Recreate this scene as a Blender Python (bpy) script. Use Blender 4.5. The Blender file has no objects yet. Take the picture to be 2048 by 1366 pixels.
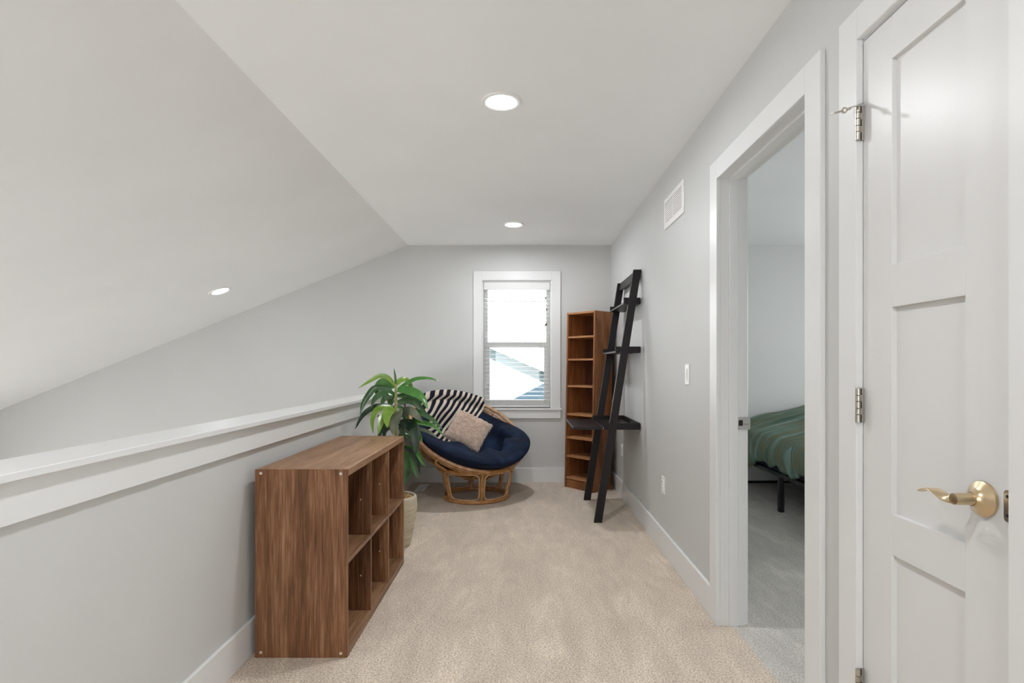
import bpy, bmesh, math, random
from mathutils import Vector, Matrix, noise as mnoise
PI = math.pi
random.seed(7)
scene = bpy.context.scene
COL = scene.collection

# ------------------------------------------------------------------ camera, sky, exposure
cam_data = bpy.data.cameras.new('camera')
cam_data.sensor_width = 36.0
cam_data.lens = 36.0 * 1115.0 / 2048.0
cam_data.shift_x = -21.0 / 2048.0
cam_data.shift_y = 48.0 / 2048.0
cam_data.clip_start = 0.02
cam = bpy.data.objects.new('camera', cam_data)
cam.location = (0, 0, 1.2)
cam.rotation_euler = (PI / 2, 0, 0)
COL.objects.link(cam)
scene.camera = cam

SKY = 7.0            # overcast-bright daylight
LAMP = 300.0          # emission of the recessed LED discs

world = bpy.data.worlds.new('daylight')
scene.world = world
world.use_nodes = True
bgn = world.node_tree.nodes['Background']
bgn.inputs[0].default_value = (0.965, 0.985, 1.0, 1)
bgn.inputs[1].default_value = SKY
scene.view_settings.view_transform = 'Standard'
scene.view_settings.look = 'None'
scene.view_settings.exposure = 0.22
scene.view_settings.gamma = 1.0
scene.view_settings.use_curve_mapping = False
scene.cycles.use_denoising = True
scene.cycles.max_bounces = 14
scene.cycles.diffuse_bounces = 12
scene.cycles.glossy_bounces = 4
scene.cycles.transparent_max_bounces = 12
scene.cycles.sample_clamp_indirect = 8.0
scene.cycles.caustics_reflective = False
scene.cycles.caustics_refractive = False

# ------------------------------------------------------------------ material helpers
def mat(name, rgb, rough=0.6, metal=0.0, spec=None):
    m = bpy.data.materials.new(name)
    m.use_nodes = True
    b = m.node_tree.nodes['Principled BSDF']
    b.inputs['Base Color'].default_value = (*rgb, 1)
    b.inputs['Roughness'].default_value = rough
    b.inputs['Metallic'].default_value = metal
    if spec is not None:
        b.inputs['Specular IOR Level'].default_value = spec
    return m

def nd(m, t, **kw):
    n = m.node_tree.nodes.new(t)
    for k, v in kw.items():
        if hasattr(n, k):
            setattr(n, k, v)
        else:
            n.inputs[k].default_value = v
    return n

def lk(m, a, ao, b, bi):
    m.node_tree.links.new(a.outputs[ao], b.inputs[bi])

def coords(m, scale=(1, 1, 1), kind='Object'):
    tc = nd(m, 'ShaderNodeTexCoord')
    mp = nd(m, 'ShaderNodeMapping')
    mp.inputs['Scale'].default_value = scale
    lk(m, tc, kind, mp, 'Vector')
    return mp

def ramp(m, stops):
    r = nd(m, 'ShaderNodeValToRGB')
    e = r.color_ramp.elements
    while len(e) > 1:
        e.remove(e[0])
    e[0].position = stops[0][0]; e[0].color = (*stops[0][1], 1)
    for p, c in stops[1:]:
        x = e.new(p); x.color = (*c, 1)
    return r

def bump(m, src, out, strength, dist):
    b = m.node_tree.nodes['Principled BSDF']
    bp = nd(m, 'ShaderNodeBump')
    bp.inputs['Strength'].default_value = strength
    bp.inputs['Distance'].default_value = dist
    lk(m, src, out, bp, 'Height')
    lk(m, bp, 'Normal', b, 'Normal')
    return bp

def paint(name, rgb, rough=0.55, scale=170, strength=0.12, vary=0.02):
    m = mat(name, rgb, rough, spec=0.35)
    mp = coords(m)
    n = nd(m, 'ShaderNodeTexNoise', Scale=scale, Detail=2.0)
    lk(m, mp, 'Vector', n, 'Vector')
    bump(m, n, 'Fac', strength, 0.004)
    n2 = nd(m, 'ShaderNodeTexNoise', Scale=1.3, Detail=2.0)
    lk(m, mp, 'Vector', n2, 'Vector')
    lo = tuple(c * (1 - vary) for c in rgb); hi = tuple(min(1, c * (1 + vary)) for c in rgb)
    r = ramp(m, [(0.3, lo), (0.7, hi)])
    lk(m, n2, 'Fac', r, 'Fac')
    lk(m, r, 'Color', m.node_tree.nodes['Principled BSDF'], 'Base Color')
    return m

def wood(name, axis, dark, mid, light, rough=0.42, scale=1.0, contrast=1.0):
    """grain runs along the given local axis"""
    m = mat(name, mid, rough, spec=0.4)
    s = [7.0 * scale] * 3
    s['xyz'.index(axis)] = 0.62 * scale
    mp = coords(m, tuple(s))
    warp = nd(m, 'ShaderNodeTexNoise', Scale=0.55, Detail=3.0)
    lk(m, mp, 'Vector', warp, 'Vector')
    add = nd(m, 'ShaderNodeVectorMath', operation='MULTIPLY_ADD')
    add.inputs[1].default_value = (2.4, 2.4, 2.4)
    lk(m, warp, 'Color', add, 0); lk(m, mp, 'Vector', add, 2)
    n1 = nd(m, 'ShaderNodeTexNoise', Scale=1.0, Detail=6.0, Roughness=0.62, Distortion=0.9)
    lk(m, add, 'Vector', n1, 'Vector')
    s2 = [130.0 * scale] * 3
    s2['xyz'.index(axis)] = 5.0 * scale
    mp2 = coords(m, tuple(s2))
    n2 = nd(m, 'ShaderNodeTexNoise', Scale=1.0, Detail=3.0, Roughness=0.7)
    lk(m, mp2, 'Vector', n2, 'Vector')
    mix = nd(m, 'ShaderNodeMath', operation='MULTIPLY_ADD')
    mix.inputs[1].default_value = 0.46
    sc = nd(m, 'ShaderNodeMath', operation='MULTIPLY'); sc.inputs[1].default_value = 0.56
    lk(m, n1, 'Fac', sc, 0)
    lk(m, n2, 'Fac', mix, 0); lk(m, sc, 'Value', mix, 2)
    w = 0.17 / contrast
    r = ramp(m, [(0.52 - w, dark), (0.52, mid), (0.52 + w, light)])
    lk(m, mix, 'Value', r, 'Fac')
    lk(m, r, 'Color', m.node_tree.nodes['Principled BSDF'], 'Base Color')
    bump(m, n2, 'Fac', 0.12, 0.001)
    return m

def noisy(name, stops, scale, rough=0.7, detail=4.0, stretch=(1, 1, 1), bstr=0.0, bdist=0.002, spec=None, dist=0.0):
    m = mat(name, stops[0][1], rough, spec=spec)
    mp = coords(m, stretch)
    n = nd(m, 'ShaderNodeTexNoise', Scale=scale, Detail=detail, Distortion=dist)
    lk(m, mp, 'Vector', n, 'Vector')
    r = ramp(m, stops)
    lk(m, n, 'Fac', r, 'Fac')
    lk(m, r, 'Color', m.node_tree.nodes['Principled BSDF'], 'Base Color')
    if bstr:
        bump(m, n, 'Fac', bstr, bdist)
    return m

def carpet(name, dark, mid, light):
    m = mat(name, mid, 0.95, spec=0.1)
    b = m.node_tree.nodes['Principled BSDF']
    mp = coords(m)
    n = nd(m, 'ShaderNodeTexNoise', Scale=130.0, Detail=3.0, Roughness=0.75)
    lk(m, mp, 'Vector', n, 'Vector')
    r = ramp(m, [(0.36, dark), (0.5, mid), (0.64, light)])
    lk(m, n, 'Fac', r, 'Fac')
    mp2 = coords(m, (1.0, 0.55, 1.0))
    big = nd(m, 'ShaderNodeTexNoise', Scale=3.2, Detail=5.0, Roughness=0.62, Distortion=1.2)
    lk(m, mp2, 'Vector', big, 'Vector')
    r2 = ramp(m, [(0.40, (0.90, 0.90, 0.90)), (0.485, (0.98, 0.98, 0.98)), (0.535, (1.02, 1.02, 1.018)), (0.61, (1.13, 1.125, 1.115))])
    # brushed pile: short streaks left by feet and the vacuum cleaner
    mp3 = coords(m, (9.0, 2.2, 1.0)); mp3.inputs['Rotation'].default_value = (0, 0, 0.35)
    st = nd(m, 'ShaderNodeTexNoise', Scale=1.0, Detail=3.0, Roughness=0.55, Distortion=1.5)
    lk(m, mp3, 'Vector', st, 'Vector')
    bl = nd(m, 'ShaderNodeMath', operation='MULTIPLY_ADD'); bl.inputs[1].default_value = 0.42
    hb = nd(m, 'ShaderNodeMath', operation='MULTIPLY'); hb.inputs[1].default_value = 0.58
    lk(m, big, 'Fac', hb, 0); lk(m, st, 'Fac', bl, 0); lk(m, hb, 'Value', bl, 2)
    lk(m, bl, 'Value', r2, 'Fac')
    mx = nd(m, 'ShaderNodeMix', data_type='RGBA', blend_type='MULTIPLY')
    mx.inputs['Factor'].default_value = 1.0
    lk(m, r, 'Color', mx, 6); lk(m, r2, 'Color', mx, 7)
    lk(m, mx, 2, b, 'Base Color')
    add = nd(m, 'ShaderNodeMath', operation='ADD')
    n3 = nd(m, 'ShaderNodeTexNoise', Scale=45.0, Detail=2.0)
    lk(m, mp, 'Vector', n3, 'Vector')
    lk(m, n, 'Fac', add, 0); lk(m, n3, 'Fac', add, 1)
    bump(m, add, 'Value', 0.6, 0.008)
    return m

# ------------------------------------------------------------------ mesh helpers
def wloc(o):
    v = Vector((0, 0, 0))
    while o is not None:
        v += o.location; o = o.parent
    return v

def link(name, bm, m, parent=None, origin=None, smooth=0.6, kind=None):
    """one mesh object; bm holds world coordinates (roots are only translated)"""
    base = wloc(parent) if parent is not None else Vector(origin or (0, 0, 0))
    bmesh.ops.translate(bm, verts=bm.verts, vec=-base)
    bmesh.ops.recalc_face_normals(bm, faces=bm.faces)
    me = bpy.data.meshes.new(name)
    bm.to_mesh(me); bm.free()
    if smooth:
        me.polygons.foreach_set('use_smooth', [True] * len(me.polygons))
        me.set_sharp_from_angle(angle=smooth)
    for mm in (m if isinstance(m, (list, tuple)) else [m]):
        me.materials.append(mm)
    o = bpy.data.objects.new(name, me)
    COL.objects.link(o)
    if parent is not None:
        o.parent = parent
    elif origin:
        o.location = origin
    if kind:
        o['kind'] = kind
    return o

def thing(name, loc, label, cat, group=None, kind=None):
    o = bpy.data.objects.new(name, None)
    o.empty_display_size = 0.05
    o.location = loc
    COL.objects.link(o)
    if label: o['label'] = label
    if cat: o['category'] = cat
    if group: o['group'] = group
    if kind: o['kind'] = kind
    return o

def tag(o, label, cat, group=None):
    o['label'] = label; o['category'] = cat
    if group: o['group'] = group
    return o

def NB():
    return bmesh.new()

def box(bm, x0, x1, y0, y1, z0, z1, bev=0.0, M=None, seg=1):
    r = bmesh.ops.create_cube(bm, size=1.0)
    vs = r['verts']
    for v in vs:
        v.co = Vector(((x0 + x1) / 2 + v.co.x * (x1 - x0), (y0 + y1) / 2 + v.co.y * (y1 - y0), (z0 + z1) / 2 + v.co.z * (z1 - z0)))
    if bev:
        es = list({e for v in vs for e in v.link_edges})
        rr = bmesh.ops.bevel(bm, geom=es, offset=bev, segments=seg, profile=0.6, affect='EDGES')
        vs = list({v for f in rr['faces'] for v in f.verts} | {v for v in vs if v.is_valid})
    if M is not None:
        for v in vs: v.co = M @ v.co
    return vs

def hexa(bm, pts):
    """8 corners: bottom four ccw then top four ccw"""
    v = [bm.verts.new(p) for p in pts]
    for f in ((3, 2, 1, 0), (4, 5, 6, 7), (0, 1, 5, 4), (1, 2, 6, 5), (2, 3, 7, 6), (3, 0, 4, 7)):
        bm.faces.new([v[i] for i in f])
    return v

def prism(bm, poly, vec):
    """closed solid: polygon swept by a vector"""
    a = [bm.verts.new(p) for p in poly]
    b = [bm.verts.new(Vector(p) + Vector(vec)) for p in poly]
    bm.faces.new(a[::-1]); bm.faces.new(b)
    n = len(poly)
    for i in range(n):
        bm.faces.new([a[i], a[(i + 1) % n], b[(i + 1) % n], b[i]])
    return a + b

def tube(bm, pts, r, seg=8, closed=False, cap=True):
    pts = [Vector(p) for p in pts]
    n = len(pts)
    rr = r if isinstance(r, (list, tuple)) else [r] * n
    rings = []
    up = None
    for i, p in enumerate(pts):
        if closed:
            t = (pts[(i + 1) % n] - pts[i - 1]).normalized()
        else:
            t = (pts[min(i + 1, n - 1)] - pts[max(i - 1, 0)]).normalized()
        if up is None:
            up = t.orthogonal().normalized()
        up = (up - t * up.dot(t))
        if up.length < 1e-6: up = t.orthogonal()
        up.normalize()
        s = t.cross(up)
        rings.append([bm.verts.new(p + rr[i] * (math.cos(2 * PI * k / seg) * up + math.sin(2 * PI * k / seg) * s)) for k in range(seg)])
    m = n if closed else n - 1
    for i in range(m):
        A, B = rings[i], rings[(i + 1) % n]
        off = 0
        if closed and i == n - 1:
            off = min(range(seg), key=lambda o: sum((A[k].co - B[(k + o) % seg].co).length for k in range(seg)))
        for k in range(seg):
            bm.faces.new([A[k], A[(k + 1) % seg], B[(k + 1 + off) % seg], B[(k + off) % seg]])
    if not closed and cap:
        bm.faces.new(rings[0][::-1]); bm.faces.new(rings[-1])
    return rings

def lathe(bm, prof, center, axis=(0, 0, 1), seg=32):
    """prof: (t along axis, radius); closed at both ends"""
    ax = Vector(axis).normalized()
    u = ax.orthogonal().normalized(); w = ax.cross(u)
    c = Vector(center)
    rings = []
    for t, r in prof:
        if r < 1e-6:
            rings.append([bm.verts.new(c + ax * t)])
        else:
            rings.append([bm.verts.new(c + ax * t + r * (math.cos(2 * PI * k / seg) * u + math.sin(2 * PI * k / seg) * w)) for k in range(seg)])
    for A, B in zip(rings, rings[1:]):
        for k in range(seg):
            q = (k + 1) % seg
            if len(A) == 1 and len(B) == 1: continue
            if len(A) == 1: bm.faces.new([A[0], B[k], B[q]])
            elif len(B) == 1: bm.faces.new([A[k], A[q], B[0]])
            else: bm.faces.new([A[k], A[q], B[q], B[k]])
    for R_ in (rings[0], rings[-1]):
        if len(R_) > 1: bm.faces.new(R_)

def spline(P, n):
    """Catmull-Rom through P, n samples per span"""
    P = [Vector(p) for p in P]
    Q = [P[0] * 2 - P[1]] + P + [P[-1] * 2 - P[-2]]
    out = []
    for i in range(1, len(Q) - 2):
        a, b, c, d = Q[i - 1], Q[i], Q[i + 1], Q[i + 2]
        for k in range(n):
            t = k / n
            out.append(0.5 * ((2 * b) + (c - a) * t + (2 * a - 5 * b + 4 * c - d) * t * t + (3 * b - a - 3 * c + d) * t ** 3))
    out.append(P[-1].copy())
    return out

def copy_part(o, parent, loc=None):
    c = o.copy(); COL.objects.link(c); c.parent = parent
    if loc is not None: c.location = loc
    return c
# ------------------------------------------------------------------ materials
M_wall = paint('wall_paint', (0.575, 0.58, 0.572), 0.5)
M_ceil = paint('ceiling_paint', (0.85, 0.86, 0.862), 0.75, strength=0.06)
M_trim = paint('trim_paint', (0.73, 0.737, 0.735), 0.32, scale=60, strength=0.015, vary=0.008)
M_door = paint('door_paint', (0.70, 0.70, 0.695), 0.34, scale=90, strength=0.03, vary=0.008)
M_white = mat('white_plastic', (0.84, 0.84, 0.82), 0.3)
M_slat = mat('blind_slat', (0.70, 0.70, 0.69), 0.45)
M_carpet = carpet('beige_carpet', (0.36, 0.295, 0.23), (0.645, 0.55, 0.455), (0.82, 0.725, 0.625))
M_carpet2 = carpet('carpet_in_cool_light', (0.38, 0.36, 0.335), (0.58, 0.555, 0.52), (0.72, 0.70, 0.665))  # same carpet as the landing, the cooler bedroom light put into greyer tones
WD, WM, WL = (0.070, 0.028, 0.012), (0.222, 0.099, 0.044), (0.42, 0.24, 0.135)
M_oakz = wood('walnut_laminate_upright', 'z', WD, WM, WL, contrast=1.25)
M_oaky = wood('walnut_laminate_long', 'y', (0.13, 0.062, 0.028), (0.27, 0.145, 0.075), (0.42, 0.25, 0.14), contrast=1.3)
M_edge = wood('walnut_edge_band', 'y', (0.16, 0.085, 0.05), (0.29, 0.165, 0.095), (0.42, 0.26, 0.16))
M_shelf_side = wood('cherry_laminate', 'z', (0.13, 0.042, 0.013), (0.26, 0.098, 0.032), (0.38, 0.165, 0.062), scale=1.3, contrast=1.3)
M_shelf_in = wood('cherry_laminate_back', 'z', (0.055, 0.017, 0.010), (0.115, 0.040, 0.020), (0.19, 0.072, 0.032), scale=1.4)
M_shelf_edge = wood('cherry_edge', 'x', (0.30, 0.13, 0.05), (0.40, 0.19, 0.08), (0.52, 0.27, 0.13))
M_espresso = noisy('espresso_finish', [(0.3, (0.0055, 0.004, 0.0055)), (0.7, (0.013, 0.008, 0.009))], 14, 0.42, stretch=(3, 3, 0.4), spec=0.32)
M_rattan = noisy('honey_rattan', [(0.3, (0.27, 0.115, 0.030)), (0.55, (0.42, 0.20, 0.06)), (0.75, (0.52, 0.29, 0.11))], 22, 0.38, bstr=0.1, spec=0.5)
M_rattan2 = noisy('pale_rattan', [(0.3, (0.40, 0.205, 0.095)), (0.55, (0.56, 0.33, 0.19)), (0.75, (0.66, 0.43, 0.28))], 25, 0.42, bstr=0.1, spec=0.5)
M_wrap = noisy('rattan_binding', [(0.35, (0.34, 0.155, 0.055)), (0.65, (0.55, 0.30, 0.13))], 60, 0.45, bstr=0.3)
M_navy = noisy('navy_fabric', [(0.3, (0.002, 0.005, 0.017)), (0.55, (0.004, 0.012, 0.036)), (0.8, (0.014, 0.036, 0.088))], 6, 0.85, detail=6, bstr=0.35, bdist=0.02, spec=0.25, dist=0.8)
M_tnavy = noisy('throw_navy', [(0.3, (0.010, 0.012, 0.024)), (0.7, (0.022, 0.025, 0.042))], 160, 0.95, bstr=0.6, bdist=0.003, spec=0.1)
M_tcream = noisy('throw_cream', [(0.3, (0.60, 0.50, 0.40)), (0.7, (0.76, 0.68, 0.57))], 160, 0.95, bstr=0.6, bdist=0.003, spec=0.1)
M_fur = noisy('blush_fur', [(0.3, (0.78, 0.60, 0.49)), (0.55, (0.92, 0.79, 0.70)), (0.75, (0.96, 0.88, 0.81))], 60, 0.9, spec=0.1)
M_pot = noisy('stoneware', [(0.3, (0.44, 0.38, 0.27)), (0.7, (0.60, 0.54, 0.41))], 26, 0.75, stretch=(0.4, 0.4, 3), bstr=0.25)
M_chip = noisy('wood_chip', [(0.3, (0.32, 0.17, 0.06)), (0.7, (0.62, 0.42, 0.20))], 40, 0.8)
M_soil = noisy('potting_soil', [(0.3, (0.03, 0.02, 0.013)), (0.7, (0.08, 0.055, 0.035))], 70, 0.95, bstr=0.8, bdist=0.01)
LEAFC = [((0.010, 0.026, 0.012), (0.022, 0.055, 0.024)), ((0.018, 0.070, 0.016), (0.045, 0.13, 0.035)),
         ((0.035, 0.15, 0.018), (0.085, 0.26, 0.045)), ((0.12, 0.24, 0.020), (0.22, 0.36, 0.050)),
         ((0.065, 0.085, 0.050), (0.15, 0.16, 0.10))]  # last pair is grey-green: sheen of glossy leaves put into the colour
M_leaf = []
for i_, (a_, b_) in enumerate(LEAFC):
    lm = noisy('leaf_green', [(0.3, a_), (0.7, b_)], 9, 0.27, stretch=(2, 2, 1), bstr=0.15, bdist=0.004, spec=0.6)
    M_leaf.append(lm)
M_stem = noisy('plant_stem', [(0.3, (0.20, 0.22, 0.05)), (0.7, (0.38, 0.36, 0.12))], 50, 0.6)
M_stem2 = noisy('woody_stem', [(0.3, (0.05, 0.035, 0.02)), (0.7, (0.12, 0.09, 0.05))], 50, 0.8)
M_brass = mat('satin_brass', (0.66, 0.52, 0.33), 0.29, 1.0)
M_nickel = mat('satin_nickel', (0.56, 0.52, 0.46), 0.28, 1.0)
M_steel = mat('strike_steel', (0.62, 0.60, 0.57), 0.35, 1.0)
M_dark = mat('dark_gap', (0.012, 0.010, 0.009), 0.8)
M_black = mat('black_metal', (0.008, 0.008, 0.010), 0.4)
M_rubber = mat('white_rubber', (0.75, 0.74, 0.70), 0.6)
M_screw = mat('cam_screw', (0.70, 0.67, 0.62), 0.4, 0.6)
M_ventd = mat('vent_shadow', (0.10, 0.10, 0.10), 0.8)
M_ventb = mat('vent_duct', (0.30, 0.30, 0.29), 0.8)
M_vinyl = mat('window_vinyl', (0.90, 0.90, 0.89), 0.35)
M_teal = mat('shaded_board_teal', (0.055, 0.088, 0.092), 0.6)
M_blue = noisy('shaded_siding_blue', [(0.3, (0.026, 0.055, 0.075)), (0.7, (0.035, 0.068, 0.090))], 5, 0.6)
M_whitesiding = mat('white_siding', (0.86, 0.86, 0.84), 0.6)
M_mattress = noisy('navy_sheet', [(0.3, (0.006, 0.009, 0.035)), (0.7, (0.012, 0.018, 0.060))], 30, 0.9, bstr=0.3)
# pattern of the duvet: soft green, teal and olive streaks
M_duvet = mat('striped_duvet', (0.1, 0.2, 0.15), 0.85, spec=0.15)
_mp = coords(M_duvet, (0.9, 9.0, 0.9))
_n = nd(M_duvet, 'ShaderNodeTexNoise', Scale=1.3, Detail=6.0, Roughness=0.62, Distortion=0.35)
lk(M_duvet, _mp, 'Vector', _n, 'Vector')
_r = ramp(M_duvet, [(0.30, (0.045, 0.085, 0.068)), (0.42, (0.095, 0.165, 0.130)), (0.49, (0.19, 0.19, 0.12)), (0.54, (0.115, 0.19, 0.15)), (0.62, (0.23, 0.33, 0.31)), (0.72, (0.13, 0.215, 0.175))])
lk(M_duvet, _n, 'Fac', _r, 'Fac')
lk(M_duvet, _r, 'Color', M_duvet.node_tree.nodes['Principled BSDF'], 'Base Color')
bump(M_duvet, _n, 'Fac', 0.4, 0.02)
# window glass: clear with a faint reflection
M_glass = bpy.data.materials.new('window_glass'); M_glass.use_nodes = True
_nt = M_glass.node_tree; _nt.nodes.remove(_nt.nodes['Principled BSDF'])
_t = nd(M_glass, 'ShaderNodeBsdfTransparent'); _g = nd(M_glass, 'ShaderNodeBsdfGlossy', Roughness=0.02)
_mx = nd(M_glass, 'ShaderNodeMixShader'); _fr = nd(M_glass, 'ShaderNodeFresnel', IOR=1.45)
lk(M_glass, _fr, 'Fac', _mx, 0); lk(M_glass, _t, 'BSDF', _mx, 1); lk(M_glass, _g, 'BSDF', _mx, 2)
lk(M_glass, _mx, 'Shader', _nt.nodes['Material Output'], 'Surface')
M_lamp2 = mat('led_diffuser_dim', (0.9, 0.9, 0.88), 0.5)
M_lamp2.node_tree.nodes['Principled BSDF'].inputs['Emission Color'].default_value = (0.965, 0.985, 1.01, 1)
M_lamp2.node_tree.nodes['Principled BSDF'].inputs['Emission Strength'].default_value = LAMP * 0.10
M_lamp = bpy.data.materials.new('led_diffuser'); M_lamp.use_nodes = True
_b = M_lamp.node_tree.nodes['Principled BSDF']
_b.inputs['Base Color'].default_value = (0.9, 0.9, 0.88, 1)
_b.inputs['Emission Color'].default_value = (0.965, 0.985, 1.01, 1)
_b.inputs['Emission Strength'].default_value = LAMP

# ------------------------------------------------------------------ the shell
XR = 0.91        # face of the right wall
YB = 5.732       # face of the back wall
ZC = 2.4376      # flat ceiling
XC = -1.176      # crease between the flat and the sloped ceiling
SL = 0.404       # fall of the sloped ceiling
YF = -3.2        # rear end of the modelled space
XE = 4.3         # far side of the bedroom
XV = -6.0        # low side of the open stair void
REAR = (-0.72, 0.45, 0.75, 2.05)     # x0, x1, z0, z1 of an unseen rear opening sized for fill light
def slope(x): return ZC - SL * (XC - x)

def S(name, bm, m, **kw):
    return link(name, bm, m, kind='structure', **kw)

bm = NB(); box(bm, -1.235, XR + 0.06, YF, YB, -0.30, 0.0)
S('floor', bm, M_carpet)
bm = NB(); box(bm, XR + 0.06, XE, 1.0, YB, -0.30, 0.0)
S('floor', bm, M_carpet2)
bm = NB(); box(bm, XV - 0.15, -1.235, YF, YB, -2.75, -2.6)
S('floor', bm, M_carpet)
bm = NB(); box(bm, XC, XE + 0.15, YF, YB + 0.14, ZC, ZC + 0.15)
S('ceiling', bm, M_ceil)
bm = NB()
prism(bm, [(XC, YF, ZC), (XV - 0.15, YF, slope(XV - 0.15)), (XV - 0.15, YF, slope(XV - 0.15) + 0.15), (XC, YF, ZC + 0.15)], (0, YB + 0.14 - YF, 0))
S('ceiling', bm, M_ceil)

# back wall with the window opening
WX0, WX1, WZ0, WZ1 = -0.415, 0.298, 0.763, 2.074
bm = NB()
T = 0.14
box(bm, WX1, XE + 0.15, YB, YB + T, -0.3, ZC)
box(bm, WX0, WX1, YB, YB + T, WZ1, ZC)
box(bm, WX0, WX1, YB, YB + T, -0.3, WZ0)
box(bm, XC, WX0, YB, YB + T, -2.75, ZC)
prism(bm, [(XC, YB, -2.75), (XV - 0.15, YB, -2.75), (XV - 0.15, YB, slope(XV - 0.15)), (XC, YB, ZC)], (0, T, 0))
def holed(bm_, x0, x1, z0, z1, hx0, hx1, hz0, hz1, ya, yb):
    box(bm_, x0, hx0, ya, yb, z0, z1); box(bm_, hx1, x1, ya, yb, z0, z1)
    box(bm_, hx0, hx1, ya, yb, z0, hz0); box(bm_, hx0, hx1, ya, yb, hz1, z1)
S('wall_back', bm, M_wall)

# right wall with the two door openings (rough openings include the jambs)
D1a, D1b, DZ = 1.758, 2.571, 2.063
C1a, C1b, CZ = 1.030, 1.493, 2.068
J = 0.018
bm = NB()
XW = XR + 0.115
box(bm, XR, XW, D1b + J, YB, 0, ZC)
box(bm, XR, XW, D1a - J, D1b + J, DZ + J, ZC)
box(bm, XR, XW, C1b + J, D1a - J, 0, ZC)
box(bm, XR, XW, C1a - J, C1b + J, CZ + J, ZC)
box(bm, XR, XW, YF, C1a - J, 0, ZC)
S('wall_right', bm, M_wall)
# half wall on the left, open above to the stair void
bm = NB(); box(bm, -1.235, -1.135, YF, YB, 0, 0.951)
S('wall_left', bm, M_wall)
bm = NB(); box(bm, -1.235, -1.12, YF, YB, -2.75, -0.3)
S('wall_void_inner', bm, M_wall)
# bedroom enclosure
bm = NB(); box(bm, XW, XE, 1.55, 1.67, 0, ZC)
S('wall_bedroom_front', bm, M_wall)
bm = NB()
box(bm, XE, XE + 0.15, 1.55, 2.9, 0, ZC); box(bm, XE, XE + 0.15, 4.6, YB, 0, ZC)
box(bm, XE, XE + 0.15, 2.9, 4.6, 0, 0.7); box(bm, XE, XE + 0.15, 2.9, 4.6, 2.1, ZC)  # unseen opening, sized to brighten the bedroom with daylight
S('wall_bedroom_right', bm, M_wall)
# low outer wall of the void, with tall openings for its windows
bm = NB()
box(bm, XV - 0.15, XV, YF, -0.3, -2.6, slope(XV)); box(bm, XV - 0.15, XV, 4.6, YB, -2.6, slope(XV))
box(bm, XV - 0.15, XV, -0.3, 4.6, -0.4, slope(XV)); box(bm, XV - 0.15, XV, -0.3, 4.6, -2.6, -1.8)
S('wall_void', bm, M_wall)
# rear walls behind the camera; the opening is added to let in fill light
bm = NB()
yr0, yr1 = YF - 0.12, YF
holed(bm, -1.235, XR + 0.2, -0.3, ZC, *REAR, yr0, yr1)
box(bm, XV - 0.15, -1.235, yr0, yr1, -2.75, slope(XV))
prism(bm, [(XV - 0.15, yr0, slope(XV)), (-1.235, yr0, slope(XV)), (-1.235, yr0, slope(-1.235)), (XV, yr0, slope(XV))], (0, 0.12, 0))
S('wall_rear', bm, M_wall)

# trim: cap and apron of the half wall, skirting boards
bm = NB(); box(bm, -1.268, -1.090, YF, YB, 0.951, 0.971, 0.002)
S('trim_1', bm, M_trim)
bm = NB(); box(bm, -1.135, -1.117, YF, YB, 0.852, 0.951, 0.0015)
S('trim_2', bm, M_trim)
bm = NB(); box(bm, -1.135, -1.120, YF, YB, 0, 0.145, 0.002)
S('baseboard_left', bm, M_trim)
bm = NB(); box(bm, -1.120, XR - 0.015, YB - 0.015, YB, 0, 0.150, 0.002)
S('baseboard_back', bm, M_trim)
bm = NB(); box(bm, XR - 0.015, XR, 2.657, YB, 0, 0.147, 0.002)
S('baseboard_right', bm, M_trim)
bm = NB(); box(bm, XR - 0.015, XR, 1.573, 1.677, 0, 0.147, 0.002)
S('baseboard_right', bm, M_trim)
bm = NB(); box(bm, XW, XE, YB - 0.015, YB, 0.012, 0.150, 0.002)
S('baseboard_bedroom', bm, M_trim)

# ------------------------------------------------------------------ door 1: the open bedroom doorway
door1 = thing('door_1', (XR, 2.2, 0), None, None, kind='structure')
CF = XR - 0.018
def casing(parent, y0, y1, zt, w, x0, x1, zh):
    b_ = NB(); box(b_, x0, x1, y1, y1 + w, 0, zt, 0.0018); link('casing', b_, M_trim, parent)
    b_ = NB(); box(b_, x0, x1, y0 - w, y0, 0, zt, 0.0018); link('casing', b_, M_trim, parent)
    b_ = NB(); box(b_, x0, x1, y0, y1, zt, zt + zh, 0.0018); link('casing', b_, M_trim, parent)
def casing2(parent, y0, y1, zt, w, x0, x1, zh):
    """flat stock: legs run to the underside of the head, head spans both legs"""
    b_ = NB(); box(b_, x0, x1, y1, y1 + w, 0, zt + zh, 0.0018); link('casing', b_, M_trim, parent)
    b_ = NB(); box(b_, x0, x1, y0 - w, y0, 0, zt + zh, 0.0018); link('casing', b_, M_trim, parent)
    b_ = NB(); box(b_, x0, x1, y0, y1, zt, zt + zh, 0.0018); link('casing', b_, M_trim, parent)
casing2(door1, D1a + 0.006, D1b - 0.006, DZ - 0.004, 0.092, CF, XR, 0.090)
casing2(door1, D1a - 0.008, D1b + 0.008, DZ + 0.006, 0.085, XW, XW + 0.018, 0.085)
bm = NB()
box(bm, XR, XW, D1b, D1b + J, 0, DZ + J); box(bm, XR, XW, D1a - J, D1a, 0, DZ + J); box(bm, XR, XW, D1a, D1b, DZ, DZ + J)
link('jamb', bm, M_trim, door1)
bm = NB()
SX0, SX1 = 0.951, 0.990
box(bm, SX0, SX1, D1b - 0.011, D1b, 0, DZ, 0.001); box(bm, SX0, SX1, D1a, D1a + 0.011, 0, DZ, 0.001); box(bm, SX0, SX1, D1a + 0.011, D1b - 0.011, DZ - 0.011, DZ, 0.001)
link('door_stop', bm, M_trim, door1)
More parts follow.
